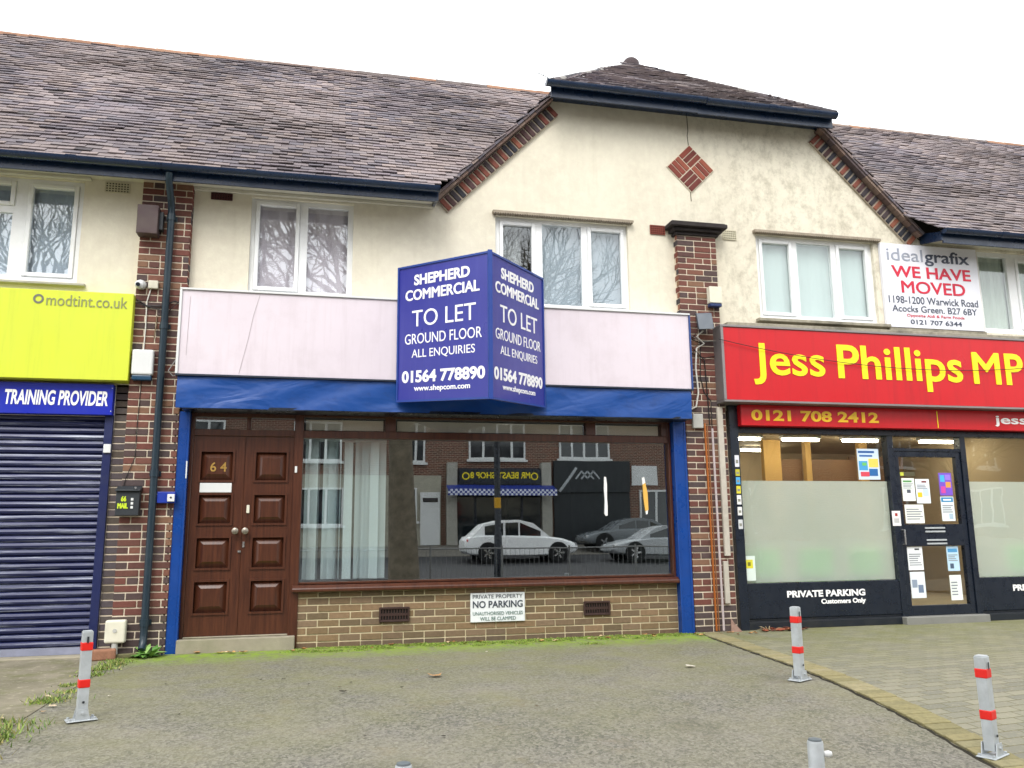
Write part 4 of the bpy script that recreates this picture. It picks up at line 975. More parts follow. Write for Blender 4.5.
pipe('cable', 'thin dark cable drooping across the red fascia sign', 'cable', sag((4.6, -.33, 3.42), (10.4, -.33, 3.42), .28, 24), .0045, CB, 5)
pipe('cable', 'white cable dropping from the camera to the white alarm box', 'cable', [(-1.83, -.12, 3.74), (-1.86, -.12, 3.6), (-1.855, -.12, 3.3), (-1.86, -.12, 3.07)], .007, CW, 5)
pipe('cable', 'black cable looping behind the downpipe under the camera', 'cable', [(-1.96, -.12, 3.62), (-1.85, -.125, 3.55), (-1.7, -.125, 3.56), (-1.58, -.125, 3.62), (-1.5, -.12, 3.58)], .007, CB, 5)
pipe('cable', 'second black cable crossing the left pilaster just under the camera', 'cable', [(-1.96, -.13, 3.58), (-1.8, -.13, 3.53), (-1.64, -.13, 3.50), (-1.5, -.13, 3.66)], .005, CB, 5)
pipe('cable', 'thin black cable from the white alarm box down to the letterbox', 'cable', [(-1.86, -.115, 2.75), (-1.87, -.115, 2.3), (-1.87, -.115, 1.95), (-1.94, -.115, 1.75), (-1.96, -.115, 1.66)], .004, CB, 5)
pipe('cable', 'grey looped cable beside the white alarm box', 'cable', [(-1.50, -.12, 3.05), (-1.60, -.14, 2.86), (-1.55, -.16, 2.80), (-1.49, -.13, 2.83), (-1.48, -.12, 2.7)], .006, CG, 5)
pipe('chain', 'short rusty wire hanging beside the downpipe above the white alarm box', 'wire', [(-1.755, -.115, 3.45), (-1.75, -.125, 3.35), (-1.76, -.13, 3.25), (-1.765, -.12, 3.2)], .007, M('rust', '7a6a55', .8), 5)
for i, (pts, r, m_, lb) in enumerate([
    ([(4.47, -.2, 3.55), (4.40, -.16, 3.48), (4.50, -.15, 3.40), (4.40, -.14, 3.34), (4.38, -.13, 3.1), (4.40, -.13, 2.8), (4.36, -.13, 2.62), (4.27, -.13, 2.58)], .011, CW, 'thick white cable snaking down the right pilaster from the floodlight'),
    ([(4.40, -.13, 3.52), (4.33, -.15, 3.45), (4.45, -.16, 3.40), (4.34, -.15, 3.34), (4.5, -.13, 3.2), (4.52, -.125, 2.7), (4.53, -.12, 2.4)], .007, CB, 'tangled black cable below the floodlight on the right pilaster'),
    ([(4.35, -.12, 3.5), (4.47, -.14, 3.42), (4.6, -.13, 3.44), (4.7, -.2, 3.43)], .005, CG, 'grey cable leading from the floodlight to the red sign'),
    ([(4.46, -.12, 3.35), (4.44, -.12, 3.0), (4.48, -.12, 2.8), (4.56, -.12, 2.7), (4.56, -.12, 2.36)], .006, CB, 'thin black cable joining the pinkish conduit on the right pilaster'),
    ([(4.34, -.12, 3.28), (4.5, -.135, 3.22), (4.66, -.12, 3.26), (4.72, -.12, 3.2)], .005, CB, 'short black cable crossing the right pilaster')]):
    pipe('cable', lb, 'cable', pts, r, m_, 6)
# tv aerial behind the hip
t = thing('tv_aerial', 'thin grey television aerial pointing left just above the gable gutter', 'aerial', (3.9, 3.2, 8.35))
mb = MB(); mb.tube([(3.95, 3.2, 8.3), (3.95, 3.2, 8.6)], .014, 6); build('mast', mb, STEEL, t)
mb = MB(); mb.tube([(3.38, 3.2, 8.82), (4.0, 3.2, 8.55)], .009, 5)
for k in range(9):
    q = V((3.38, 3.2, 8.82)).lerp(V((4.0, 3.2, 8.55)), k/8); mb.tube([q+V((0, -.12, 0)), q+V((0, .12, 0))], .005, 4); mb.tube([q+V((0, 0, -.03)), q+V((0, 0, .03))], .005, 4)
build('boom', mb, STEEL, t)

# ================================================================== bollards
def bollard(label, x, y, rz, lean=0):
    t = thing('parking_post', label, 'bollard', (x, y, gz(y)), 'steel parking posts')
    z0 = gz(y); w = .031
    mb = MB(); mb.box(x-w, x+w, y-w, y+w, z0+.03, z0+.55); mb.box(x-w+.004, x+w-.004, y-w+.004, y+w-.004, z0+.55, z0+.556); build('post', mb, STEEL, t, bevel=.007, segs=2)
    for zz in (.20, .43):
        mb = MB(); mb.box(x-w-.003, x+w+.003, y-w-.003, y+w+.003, z0+zz, z0+zz+.055); build('red_band', mb, REDR, t, bevel=.007, segs=2)
    mb = MB(); mb.box(x-.09, x+.09, y-.055, y+.055, z0, z0+.008); build('base_plate', mb, STEEL, t, bevel=.003)
    mb = MB()
    for s_ in (-1, 1): mb.prism([(x-.045, z0+.008), (x+.045, z0+.008), (x+.03, z0+.075), (x-.03, z0+.075)], 'y', y+s_*.041-.003, y+s_*.041+.003)
    mb.tube([(x, y-.055, z0+.05), (x, y+.055, z0+.05)], .009, 8)
    for a in (-.072, .072):
        for b in (-.04, .04): mb.tube([(x+a, y+b, z0+.008), (x+a, y+b, z0+.02)], .009, 6)
    build('hinge', mb, STEEL, t)
    mb = MB(); mb.tube([(x+.0, y-.037, z0+.115), (x+.0, y-.041, z0+.115)], .008, 8); mb.box(x-.006, x+.006, y-.0375, y-.036, z0+.48, z0+.52); build('lock_barrel', mb, CHARC, t)
    t.rotation_euler = (0, lean, rz); return t
bollard('parking post with red bands by the weeds, left of the brown doors', -1.46, -3.15, R(22))
bollard('parking post with red bands nearest the paving border below the black stall riser', 3.69, -3.12, R(28))
bollard('parking post with red bands on the block paving at the bottom right corner', 3.80, -4.92, R(24), R(-1.5))
def roundpost(label, x, y, h):
    z0 = gz(y); t = thing('fixing_post', label, 'bollard', (x, y, z0), 'round steel posts in the foreground')
    mb = MB(); mb.lathe(x, y, [(.03, z0), (.03, z0+h-.01), (.028, z0+h-.004), (.024, z0+h-.002)], 20); build('post', mb, STEEL, t, smooth=True)
    mb = MB(); mb.lathe(x, y, [(.026, z0+h-.0015), (.024, z0+h+.004), (.01, z0+h+.008)], 20); build('cap', mb, M('dark_cap', '5c6468', .5), t, smooth=True)
    mb = MB(); mb.tube([(x+.028, y-.01, z0+h-.05), (x+.045, y-.015, z0+h-.05), (x+.056, y-.018, z0+h-.05)], [.01, .013, .008], 10); build('lug', mb, WHITE, t, smooth=True)
roundpost('top of a round galvanised post cut off by the lower edge, right of centre', 1.87, -6.22, .575)
roundpost('tip of a round galvanised post barely showing at the lower edge', .31, -6.13, .565)

# ================================================================== loose things on the ground
mb = MB(); c = V((-2.0, -.36, .05)); mb.obox(c, V((.13, .02, 0)), V((-.01, .055, 0)), V((0, 0, .05)), '9c7058')
o = tag(build('loose_brick', mb, M('orange_brick', vcol=True, rough=.9, var=.4, scale=30, bump=.6, bscale=60), bevel=.018, segs=3), 'worn orange brick lying at the foot of the left pilaster', 'brick')
mb = MB(); mb.obox((-1.78, -.28, .02), V((.10, .03, 0)), V((-.01, .03, 0)), V((0, 0, .022)), '6d6a4a'); tag(build('stone', mb, M('mossy_stone', vcol=True, rough=.95, var=.4, scale=20, bump=.5), bevel=.012, segs=2), 'flat mossy stone between the orange brick and the downpipe', 'stone')
mb = MB(); mb.add([(4.66, -.13, .0), (4.79, -.15, .0), (4.80, -.07, 0), (4.66, -.06, 0), (4.67, -.12, .16), (4.70, -.13, .10), (4.75, -.08, .05), (4.66, -.07, .12)], [(0, 1, 5, 4), (1, 2, 6, 5), (2, 3, 7, 6), (3, 0, 4, 7), (4, 5, 6, 7)], 'a08274')
tag(build('brick_fragment', mb, M('orange_brick'), bevel=.004), 'pinkish broken brick leaning at the foot of the right pilaster', 'brick')
LEAFG = M('leaf_green', vcol=True, rough=.6, var=.2, scale=30, bump=.1)
def weed(label, x, y, n, L, pal, w=.03, name='weed'):
    mb = MB(); z0 = gz(y)
    for i in range(n):
        a = random.uniform(0, 6.28); l = L*random.uniform(.5, 1.1); el = random.uniform(.15, .9); b = V((x+random.uniform(-.05, .05), y+random.uniform(-.03, .03), z0))
        d = V((math.cos(a)*math.cos(el), math.sin(a)*math.cos(el), math.sin(el))); sd = V((-math.sin(a), math.cos(a), 0)); c = random.choice(pal)
        m_ = b+d*l*.55; t_ = b+d*l-V((0, 0, l*.2)); ww = w*random.uniform(.7, 1.2)
        mb.add([b-sd*.003, b+sd*.003, m_-sd*ww, m_+sd*ww, t_, m_+V((0, 0, .006))], [(0, 1, 5), (0, 5, 2), (1, 3, 5), (2, 5, 4), (5, 3, 4)], c)
    return tag(build(name, mb, LEAFG), label, 'weed')
weed('broad-leaved green weed under the downpipe', -1.60, -.27, 34, .2, ['5d8a3a', '6f9c48', '4b7a30', '87ac5c'], .032)
weed('small dry twiggy weed in front of the black plinth', 5.12, -.2, 10, .14, ['8a7a5a', '77684a', '9a8a6a'], .008)
# grass and moss nobody could count
def blades(name, spots, n, h, pal, w=.006, sp=.08):
    mb = MB()
    for i in range(n):
        x, y, s_ = random.choice(spots); x += random.gauss(0, sp*s_); y += random.gauss(0, sp*s_*.8)
        if y > -.02: y = -.03
        a = random.uniform(0, 6.28); l = h*random.uniform(.4, 1.2)*s_; tx, ty = random.gauss(0, .5)*l, random.gauss(0, .5)*l; z0 = gz(y)
        mb.add([(x-w*math.cos(a), y-w*math.sin(a), z0), (x+w*math.cos(a), y+w*math.sin(a), z0), (x+tx, y+ty, z0+l)], [(0, 1, 2)], random.choice(pal))
    o = build(name, mb, LEAFG); o['kind'] = 'stuff'; o['label'] = {'grass': 'green weeds and grass along the seam of concrete and asphalt', 'moss': 'bright green moss along the foot of the low brick wall'}[name]; return o
GP = ['5f7a34', '7b9440', '8fa84c', '4f6a2c', '9aa65a', 'a39a5e']
sp = []
for y in [-.45, -.6, -.8, -1.0, -1.3, -1.8, -2.1, -2.4, -2.5, -3.2, -3.4, -3.5, -3.6, -3.7, -3.8, -3.9, -4.0, -4.1, -4.3]: sp.append((LEDGE(y)+random.uniform(-.1, .03), y, random.uniform(.5, 1.) if y > -3.1 else random.uniform(1, 1.5)))
blades('grass', sp, 3000, .035, GP)
sp = []; x = -.2
while x < 4.3:
    sp.append((x, -.07-abs(random.gauss(0, .16)), random.uniform(.5, 1.2))); x += random.uniform(.01, .09)
blades('moss', sp, 9000, .012, ['6c8a2c', '7f9c38', '5a7828', '94a448', '8a8a4a'], .008, .05)
# fallen leaves
def leaf_mesh(mb, x, y, z, s_, a, pal):
    c = random.choice(pal); n = 9; pts = []
    for i in range(n):
        t_ = 2*math.pi*i/n; r = s_*(.6+.4*abs(math.cos(t_*1.5+.3)))*(1.25 if i == 0 else 1)
        pts.append(V((x+r*math.cos(t_+a), y+r*math.sin(t_+a)*.75, z+.008+s_*.35*random.random())))
    for i in range(n): mb.add([V((x, y, z+.006)), pts[i], pts[(i+1) % n]], [(0, 1, 2)], c)
LEAFB = M('dead_leaf', vcol=True, rough=.75, var=.25, scale=40, bump=.1)
LP = ['a8763f', '8c5a35', 'c0965c', '7a4f33', 'b98a58', '9a6a40']
def leafobj(x, y, s_, label, pal=LP, group='fallen leaves on the forecourt'):
    mb = MB(); leaf_mesh(mb, x, y, gz(y), s_, random.uniform(0, 6), pal); return tag(build('fallen_leaf', mb, LEAFB), label, 'leaf', group)
leafobj(.95, -2.2, .07, 'tan leaf lying alone on the asphalt in front of the doorstep', ['b98a58'])
leafobj(2.45, -5.15, .055, 'orange-brown leaf on the asphalt between the two front posts', ['b07a3a'])
leafobj(3.12, -2.35, .05, 'whitish flat leaf on the asphalt near the paving border', ['c9c2b4'])
leafobj(.2, -2.7, .03, 'small dark curled leaf on the open asphalt', ['3d332a'])
n1 = 'small brown leaf among many lying along the foot of the low brick wall'
for i in range(26): leafobj(random.uniform(-1.2, 4.1), random.uniform(-.33, -.06), random.uniform(.018, .045), n1, LP+['c9b08a', 'd2b98f'], 'leaves along the low brick wall')
n2 = 'reddish-brown dead leaf in the heap against the black plinth near the pilaster'
for i in range(34): leafobj(random.gauss(5.28, .2), random.uniform(-.25, -.05), random.uniform(.035, .07), n2, ['8c4a32', '7a3a2a', 'a8633f', '5e3226', 'b07a52'], 'leaves heaped by the black plinth')
n3 = 'dry leaf or chip lying in front of the right pilaster'
for i in range(12): leafobj(random.uniform(4.1, 4.9), random.uniform(-.4, -.15), random.uniform(.02, .035), n3, LP, 'leaves before the right pilaster')
n4 = 'pale leaf or grit scrap along the weedy seam by the left post'
for i in range(12): y = random.uniform(-3.9, -.5); leafobj(LEDGE(y)+random.uniform(-.15, .1), y, random.uniform(.015, .035), n4, ['c9b59a', 'b8a080', '9a8468'], 'scraps along the weedy seam')
n5 = 'tiny dark or pale scrap scattered on the open asphalt'
for i in range(26): leafobj(random.uniform(-1.6, 3.3), random.uniform(-5.2, -.9), random.uniform(.008, .018), n5, ['c9c2b4', '6a5a48', '8a7a60', '3f3a33'], 'scraps on the open asphalt')
mb = MB(); y = -.5; pts = []
while y > -8: pts.append((EDGE(y)-.012+random.uniform(-.012, .006), y, gz(y)-.006)); y -= .05
mb.tube(pts, [random.uniform(.006, .014) for _ in pts], 5); struct(build('crack', mb, M('crack_dirt', '2f2c22', .95)))
for i in range(3): leafobj(-.95+i*.12, -.2-.03*i, .05, 'crumpled pale brown leaf on the ground before the doorstep', ['c9a46a', 'b99058'], 'leaves before the doorstep')

# ================================================================== THE OTHER SIDE OF THE ROAD (seen reflected in the glass)
OY = -27.
OB = M('far_brick', vcol=True, rough=.9, var=.2, scale=6, bump=.1)
def far_brick():
    s = NT('far_brick_wall'); b = s.n('ShaderNodeTexBrick', offset=.5, i={'Scale': 1., 'Mortar Size': .008, 'Brick Width': .225, 'Row Height': .075})
    b.inputs['Color1'].default_value = lin('6b3a30'); b.inputs['Color2'].default_value = lin('4f302c'); b.inputs['Mortar'].default_value = lin('a89c88')
    mp = s.n('ShaderNodeMapping'); mp.inputs['Rotation'].default_value = (R(90), 0, 0); s.l(s.pos(), mp.inputs[0]); s.l(mp.outputs[0], b.inputs['Vector']); s.bsdf(b.outputs['Color'], .9); return s.m
FB = far_brick(); FG = M('far_glass', '1c2226', .08, .1, 2, 0, spec=.8)
pO = lambda y=0: Pl((0, OY+.02+y, 0), (-1, 0, 0), (0, 0, 1), (0, 1, 0))
def far_window(parent, x0, x1, z0, z1, n=3, y=OY):
    mb = MB(); mb.box(x0+.04, x1-.04, y+.01, y+.03, z0+.04, z1-.04); p = build('pane', mb, FG, None)
    fr = MB(); frame_rect(fr, x0, x1, z0, z1, y+.0, y+.08, .08)
    for i in range(1, n): xx = x0+(x1-x0)*i/n; fr.box(xx-.05, xx+.05, y+.002, y+.078, z0+.08, z1-.08)
    fr.box(x0-.1, x1+.1, y, y+.14, z0-.1, z0-.002)
    w = build('window', fr, WHITE, parent); bpy.data.objects.remove(p)
    build('pane', mb, FG, w); return w
def far_block(label, x0, x1, wallm, h=6.4):
    t = thing('far_building', label, 'building', ((x0+x1)/2, OY-4, .7), 'buildings across the road')
    mb = MB(); mb.box(x0, x1, OY-8, OY, .5, h); build('wall', mb, wallm, t)
    mb = MB(); mb.prism([(OY+.3, h-.02), (OY-8.3, h-.02), (OY-4, h+2.9)], 'x', x0, x1); build('roof', mb, M('far_roof', '4b4042', .9, .3, 3), t)
    return t
fa = far_block('brick house with a white front door across the road', -8, 5.35, FB)
mb = MB(); mb.box(-2.0, 5.1, OY+.001, OY+.12, .7, 3.75); build('render_front', mb, M('far_cream', 'a7a394', .8, .2), fa)
far_window(fa, 3.2, 4.4, 4.3, 6.0, 3); far_window(fa, 3.25, 4.05, 1.75, 3.2, 1, OY+.13); far_window(fa, -1.2, .8, 4.3, 6, 3); far_window(fa, -1.2, .9, 1.6, 3.2, 3, OY+.13); far_window(fa, -6, -4, 4.3, 6, 3)
mb = MB(); mb.box(4.2, 5.05, OY+.13, OY+.18, .72, 3.0); dd = build('door', mb, WHITE, fa); mb = MB(); mb.box(4.3, 4.95, OY+.181, OY+.19, 2.55, 2.75); build('pane', mb, FG, dd)
fb = far_block('shop with a black sign in yellow letters and a blue check awning across the road', 5.35, 10.15, FB)
for a, b in ((5.15, 5.6), (9.4, 9.85)): mb = MB(); mb.box(a+.2, b+.2, OY+.001, OY+.3, .7, 4.3); build('pilaster', mb, M('far_stone', 'a9a79e', .8, .2), fb)
mb = MB(); mb.box(5.85, 9.55, OY+.001, OY+.12, .75, 3.1); build('shop_window', mb, FG, fb)
for x in (6.6, 7.7, 8.7): mb = MB(); mb.box(x-.05, x+.05, OY+.121, OY+.16, .75, 3.1); build('mullion', mb, BLACKP, fb)
mb = MB(); mb.box(5.85, 9.55, OY+.001, OY+.35, 3.3, 4.05); build('sign_band', mb, BLACKP, fb)
far_window(fb, 6.35, 8.9, 4.45, 6.1, 4)
mb = MB()
for i in range(48):
    for j in range(3): mb.box(5.3+i*.1, 5.4+i*.1, OY+1.0+.002*j, OY+1.02, 2.82+j*.09, 2.91+j*.09, 'dfe3ee' if (i+j) % 2 else '23368c')
mb.prism([(OY+.36, 3.3), (OY+1.0, 3.1), (OY+1.0, 3.08), (OY+.36, 3.27)], 'x', 5.3, 10.1, '23368c')
aw = tag(build('awning', mb, PRINT), 'blue and white check awning over the shop across the road', 'awning')
sg = thing('shop_sign', 'black shop sign with yellow capitals across the road', 'sign', (7.7, OY+.4, 3.35))
mb = MB(); mb.box(5.9, 9.5, OY+.351, OY+.40, 3.35, 4.0); build('panel', mb, BLACKP, sg)
lettering('MR BEAST SHOP 8', Pl((9.05, OY+.401, 0), (-1, 0, 0), (0, 0, 1), (0, 1, 0)), 0, 2.7, 3.60, 3.88, YEL, sg, .02)
mb = MB()
for x in (6.15, 9.25):
    for k in range(14):
        a, b = 2*math.pi*k/14, 2*math.pi*(k+1)/14; q = lambda r, an: (x+r*math.cos(an), OY+.404, 3.7+r*math.sin(an)); mb.poly([q(.12, a), q(.12, b), q(.17, b), q(.17, a)])
build('ring', mb, YEL, sg)
fc = far_block('dark charcoal shop with a closed shutter across the road', 10.15, 13.9, FB)
mb = MB(); mb.box(10.2, 13.8, OY+.001, OY+.2, 3.0, 4.4); mb.box(10.2, 13.8, OY+.001, OY+.1, .7, 3.0); build('shutter', mb, M('charcoal_front', '22272b', .5, .1), fc)
mb = MB(); z = 3.05
def stripe(mb, x0, z0, x1, z1, w): mb.obox(((x0+x1)/2, OY+.21, (z0+z1)/2), V((x1-x0, 0, z1-z0))/2, V((z1-z0, 0, x0-x1)).normalized()*w, V((0, .006, 0)))
stripe(mb, 10.45, 3.05, 11.25, 4.1, .06)
for k in range(3): stripe(mb, 11.2+k*.28, 3.6, 11.5+k*.28, 3.95, .035); stripe(mb, 11.5+k*.28, 3.95, 11.8+k*.28, 3.6, .035)
build('chevron_emblem', mb, M('far_lettering', 'a9aeb2', .5), fc)
far_window(fc, 10.5, 12.9, 4.5, 6.1, 4)
fd = far_block('brick building with white window posters at the right across the road', 13.9, 26, FB)
far_window(fd, 14.3, 15.9, 1.2, 3.1, 2); far_window(fd, 16.5, 19, 4.4, 6, 3); far_window(fd, 17, 20, 1.2, 3.2, 3); mb = MB(); mb.box(13.95, 15.2, OY+.001, OY+.05, 3.3, 4.2); build('white_panel', mb, WHITE, fd)
fe = far_block('brick terrace at the far left across the road', -26, -8, FB)
ff = far_block('unseen brick terrace added at the far right to keep low sky out of the office glass', 26, 52, FB)  # terrace added out of view so low sky is not mirrored in the right pane
for x in (27, 32, 37, 42): far_window(ff, x, x+2, 4.3, 6, 3); far_window(ff, x, x+2.2, 1.3, 3.2, 3)
for x in (-24, -20, -16, -12): far_window(fe, x, x+2, 4.3, 6, 3); far_window(fe, x, x+2.2, 1.3, 3.2, 3)
# tall blind
def car(label, x0, y, c, L=4.35, hgt=1.56, sedan=False, face=1):
    z0 = gz(y); t = thing('parked_car', label, 'car', (x0+L/2, y, z0), 'cars parked across the road')
    X = lambda u: x0+(u if face > 0 else 1-u)*L
    st = [(0, .42, .78, .66), (.03, .30, .92, .78), (.12, .24, .98, .86), (.3, .22, .98, .88), (.5, .22, .96, .88), (.68, .22, .94, .88), (.85, .26, .84, .86), (.96, .32, .70, .78), (1, .42, .60, .62)]
    mb = MB(); vs = []; fs = []
    for u, zb, zt, w in st:
        zt = zt*hgt/1.56; ring = [(-w, zb+.05), (-w, (zb+zt)/2), (-w*.97, zt-.06), (-w*.85, zt), (w*.85, zt), (w*.97, zt-.06), (w, (zb+zt)/2), (w, zb+.05), (w*.9, zb), (-w*.9, zb)]
        vs += [(X(u), y+a, z0+b) for a, b in ring]
    n = 10
    for k in range(len(st)-1):
        for j in range(n): a = k*n+j; b = k*n+(j+1) % n; fs.append((a, b, b+n, a+n))
    fs += [tuple(range(n)), tuple(range((len(st)-1)*n, len(st)*n))[::-1]]
    mb.add(vs, fs)
    cab = [(.05, .93, .78), (.16, 1.40, .66), (.30, 1.54, .62), (.48, 1.55, .62), (.60, 1.42, .66), (.75, .90, .78)] if not sedan else [(.14, .93, .78), (.28, 1.34, .66), (.38, 1.44, .62), (.52, 1.44, .62), (.62, 1.32, .66), (.76, .90, .78)]
    vs = []; fs = []
    for u, z, w in cab: z = z*hgt/1.56; vs += [(X(u), y-w-.0, z0+.86*hgt/1.56), (X(u), y-w+.02, z0+z-.02), (X(u), y-w+.12, z0+z), (X(u), y+w-.12, z0+z), (X(u), y+w-.02, z0+z-.02), (X(u), y+w, z0+.86*hgt/1.56)]
    for k in range(len(cab)-1):
        for j in range(5): a = k*6+j; fs.append((a, a+1, a+7, a+6))
    mb.add(vs, fs); body = build('body', mb, M('paint_'+c, c, .25, .03, 2, 0, spec=.6), t, smooth=True)
    g = MB()
    for sgn in (-1, 1):
        for ua, ub in ((.17, .33), (.35, .47), (.485, .66)):
            def zt(u):
                for k in range(len(cab)-1):
                    if cab[k][0] <= u <= cab[k+1][0]:
                        f = (u-cab[k][0])/(cab[k+1][0]-cab[k][0]); return (cab[k][1]+(cab[k+1][1]-cab[k][1])*f)*hgt/1.56-.1, cab[k][2]+(cab[k+1][2]-cab[k][2])*f
                return .9, .78
            (za, wa), (zb, wb) = zt(ua), zt(ub); lo = .90*hgt/1.56
            za, zb = max(za, lo+.02), max(zb, lo+.02)
            g.poly([(X(ua), y+sgn*(wa+.012), z0+lo), (X(ub), y+sgn*(wb+.012), z0+lo), (X(ub), y+sgn*(wb-.0), z0+zb), (X(ua), y+sgn*(wa-.0), z0+za)])
    build('side_windows', g, FG, t)
    for u in (.19, .81):
        for sgn in (-1, 1):
            cx_ = X(u); cy = y+sgn*.80; w_ = MB(); w_.tube([(cx_, cy-.1*sgn, z0+.33), (cx_, cy+.09*sgn, z0+.33)], .33, 22); wh = build('wheel', w_, M('tyre', '17181a', .8), t, smooth=True)
            r_ = MB()
            for k in range(5):
                a = k*1.2566; r_.obox((cx_+.11*math.cos(a), cy+.095*sgn, z0+.33+.11*math.sin(a)), V((math.cos(a), 0, math.sin(a)))*.1, V((-math.sin(a), 0, math.cos(a)))*.03, V((0, .01, 0)))
            build('rim', r_, CHROME, wh)
            aa = MB(); aa.tube([(cx_, cy-.05*sgn, z0+.34), (cx_, cy+.075*sgn, z0+.34)], .385, 22); build('wheel_arch', aa, M('arch_black', '1a1b1c', .7), t, smooth=True)
    for sgn in (-1, 1):
        h = MB(); h.obox((X(.965), y+sgn*.58, z0+.62*hgt/1.56), V((.08, 0, 0)), V((0, .14, 0)), V((0, 0, .05))); build('headlight', h, CHROME, t, bevel=.01)
        h = MB(); h.obox((X(.03), y+sgn*.58, z0+.78*hgt/1.56), V((.07, 0, 0)), V((0, .16, 0)), V((0, 0, .05))); build('tail_light', h, REDR, t, bevel=.01)
    return t
car('white crossover car parked across the road, mirrored in the big window', 5.2, -22., 'f4f5f6')
car('silver saloon across the road at the right edge of the reflection', 10.6, -21.2, 'a9adb0', 4.5, 1.44, True, -1)
car('grey saloon parked behind the silver one across the road', 10.7, -24.8, '6f7478', 4.4, 1.45, True, -1)
# guard rail, post
t = thing('guard_rail', 'grey pedestrian guard rail along the kerb, reflected in the window', 'railing', (5, -14, gz(-14)))
mb = MB(); zb = gz(-14)
for z in (.25, 1.05): mb.tube([(-3, -14, zb+z), (13, -14, zb+z)], .02, 6)
build('rail', mb, M('rail_paint'), t)
mb = MB(); x = -3
while x < 13: mb.tube([(x, -14, zb+.25), (x, -14, zb+1.05)], .006, 5); x += .14
o = build('infill_bars', mb, M('rail_paint', '59605e', .6), t)
for k in range(9): mb = MB(); mb.tube([(-3+k*2, -14, zb), (-3+k*2, -14, zb+1.12)], .03, 8); build('rail_post', mb, M('rail_paint'), t)
t = thing('street_post', 'thick black street post with a yellow label on the far side of the forecourt', 'post', (4.98, -14.4, gz(-14.4)))
mb = MB(); mb.lathe(4.98, -14.4, [(.13, gz(-14.4)), (.11, 1.2), (.09, 1.25), (.09, 3.8), (.14, 3.84), (.14, 3.9)], 14); build('shaft', mb, BLACKP, t, smooth=True); mb = MB(); mb.tube([(4.98, -14.4, 1.9), (4.98, -14.4, 2.2)], .096, 14); build('label_band', mb, M('amber_band', 'd9a62a', .5), t, smooth=True)
# bare street trees
BARK = M('bark', '7d7363', .95, .6, 5, 1., 14)
def tree(label, x, y, h, r, seed, depth=6):
    rnd = random.Random(seed); z0 = gz(y); t = thing('bare_tree', label, 'tree', (x, y, z0), 'bare street trees across the forecourt')
    tr = MB(); top = V((x+rnd.uniform(-.3, .3), y+rnd.uniform(-.3, .3), z0+h*.33)); tr.tube([(x, y, z0-.1), (x, y, z0+.3), V((x, y, z0)).lerp(top, .55), top], [r*1.35, r*1.05, r*.92, r*.8], 14)
    build('trunk', tr, BARK, t, smooth=True); cr = MB()
    def grow(p, d, L, rr, k):
        q = p+d*L; mid_ = (p+q)/2+V((rnd.uniform(-1, 1), rnd.uniform(-1, 1), rnd.uniform(-.6, .6)))*L*.08
        cr.tube([p, mid_, q], [rr, rr*.85, rr*.68], 7 if k < 2 else 4 if k < 4 else 3, None, False)
        if k >= depth: return
        nb = 3 if k < 5 else 2
        for i in range(nb):
            ax = d.orthogonal().normalized(); ax.rotate(Matrix.Rotation(rnd.uniform(0, 6.28), 3, d)); nd = (d+ax*rnd.uniform(.45, .85)+V((0, 0, .12))).normalized()
            grow(q if i else mid_.lerp(q, .6), nd, L*rnd.uniform(.66, .84), max(rr*rnd.uniform(.5, .68), .007), k+1)
    for i in range(5):
        a = i*1.26+rnd.uniform(-.3, .3); grow(top, V((math.cos(a)*.55, math.sin(a)*.55, .85)).normalized(), h*.19, r*.5, 0)
    build('branches', cr, BARK, t); return t
tree('thick bare tree mirrored beside the white blind', 2.2, -13.2, 13, .40, 3)
tree('bare tree mirrored in the left upper windows', -7.5, -15., 13, .32, 5)
tree('bare tree mirrored in the office glass', 13., -14.5, 6.5, .16, 8, 5)
tree('bare tree far to the right across the road', 22., -16, 7, .2, 9, 5)

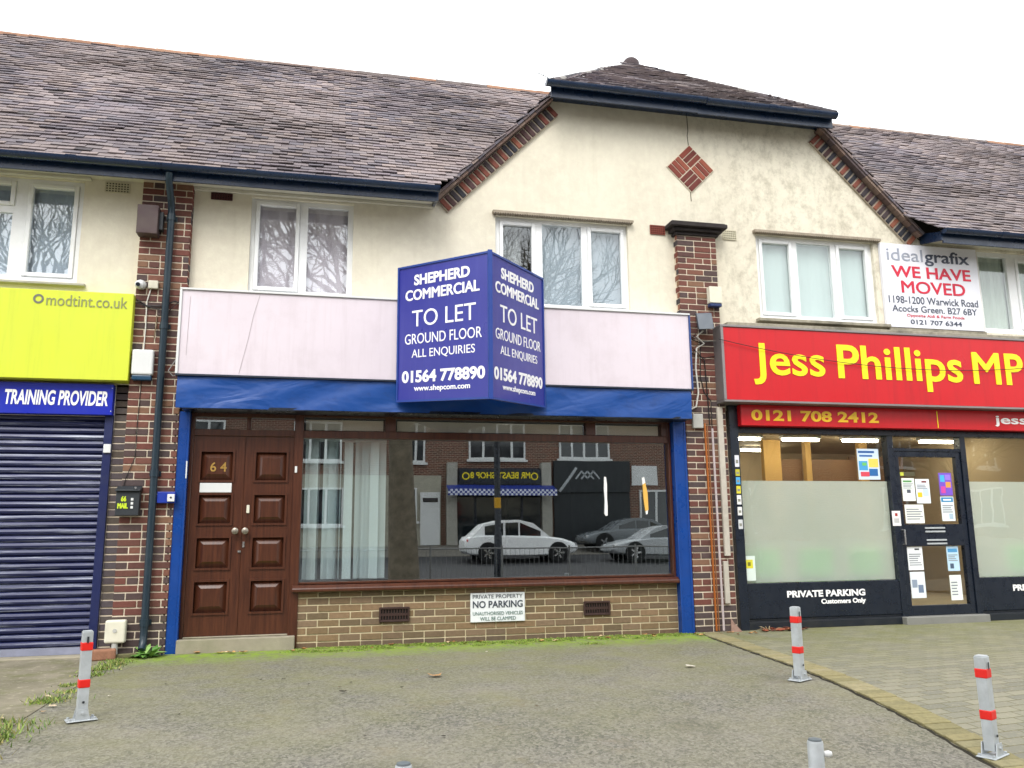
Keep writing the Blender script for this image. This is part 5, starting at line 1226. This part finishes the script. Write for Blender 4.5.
# ================================================================== sky, sun, camera
w = bpy.data.worlds.new('World'); sc.world = w; w.use_nodes = True; nt = w.node_tree; nt.nodes.clear()
out = nt.nodes.new('ShaderNodeOutputWorld'); bg = nt.nodes.new('ShaderNodeBackground'); sky = nt.nodes.new('ShaderNodeTexSky')
EL, AZ = 48, 205     # sun behind the camera, a little to the left
sky.sky_type = 'NISHITA'; sky.sun_disc = False; sky.sun_elevation = R(EL); sky.sun_rotation = R(AZ); sky.air_density = 1.; sky.dust_density = 6.; sky.ozone_density = 1.
hsv = nt.nodes.new('ShaderNodeHueSaturation'); hsv.inputs['Saturation'].default_value = .12; nt.links.new(sky.outputs[0], hsv.inputs['Color'])
tc = nt.nodes.new('ShaderNodeTexCoord'); ns = nt.nodes.new('ShaderNodeTexNoise'); ns.inputs['Scale'].default_value = 2.2; ns.inputs['Detail'].default_value = 5; nt.links.new(tc.outputs['Generated'], ns.inputs['Vector'])
mr = nt.nodes.new('ShaderNodeMapRange'); mr.inputs[3].default_value = .62; mr.inputs[4].default_value = .92; nt.links.new(ns.outputs['Fac'], mr.inputs[0])
mx = nt.nodes.new('ShaderNodeMix'); mx.data_type = 'RGBA'; nt.links.new(mr.outputs[0], mx.inputs['Factor']); nt.links.new(hsv.outputs[0], mx.inputs[6]); mx.inputs[7].default_value = (11.5, 11.7, 11.8, 1)
nt.links.new(mx.outputs[2], bg.inputs[0]); bg.inputs[1].default_value = .1; nt.links.new(bg.outputs[0], out.inputs[0])
sl = bpy.data.lights.new('sun', 'SUN'); sl.energy = 1.0; sl.angle = R(25); sl.color = (1, .96, .9); so = bpy.data.objects.new('sun', sl); col.objects.link(so)
a = R(AZ); d = V((math.sin(a)*math.cos(R(EL)), math.cos(a)*math.cos(R(EL)), math.sin(R(EL)))); so.rotation_euler = d.to_track_quat('Z', 'Y').to_euler(); so.location = (0, -20, 30)

yaw, pitch, roll, F = R(12.93), R(10.3), R(-.62), 830.
f = V((math.sin(yaw)*math.cos(pitch), math.cos(yaw)*math.cos(pitch), math.sin(pitch))); r = f.cross(V((0, 0, 1))).normalized(); u = r.cross(f)
r2 = r*math.cos(roll)+u*math.sin(roll); u2 = -r*math.sin(roll)+u*math.cos(roll)
cd = bpy.data.cameras.new('camera'); cd.sensor_fit = 'HORIZONTAL'; cd.sensor_width = 36; cd.lens = 36*F/1024; cd.clip_end = 500; cd.clip_start = .05
co = bpy.data.objects.new('camera', cd); col.objects.link(co)
m = Matrix(((r2.x, u2.x, -f.x, 0), (r2.y, u2.y, -f.y, -9.25), (r2.z, u2.z, -f.z, 1.13), (0, 0, 0, 1))); co.matrix_world = m; sc.camera = co
sc.view_settings.view_transform = 'Standard'; sc.view_settings.look = 'None'; sc.view_settings.exposure = 1.16; sc.view_settings.gamma = 1
sc.cycles.max_bounces = 8; sc.cycles.transparent_max_bounces = 16
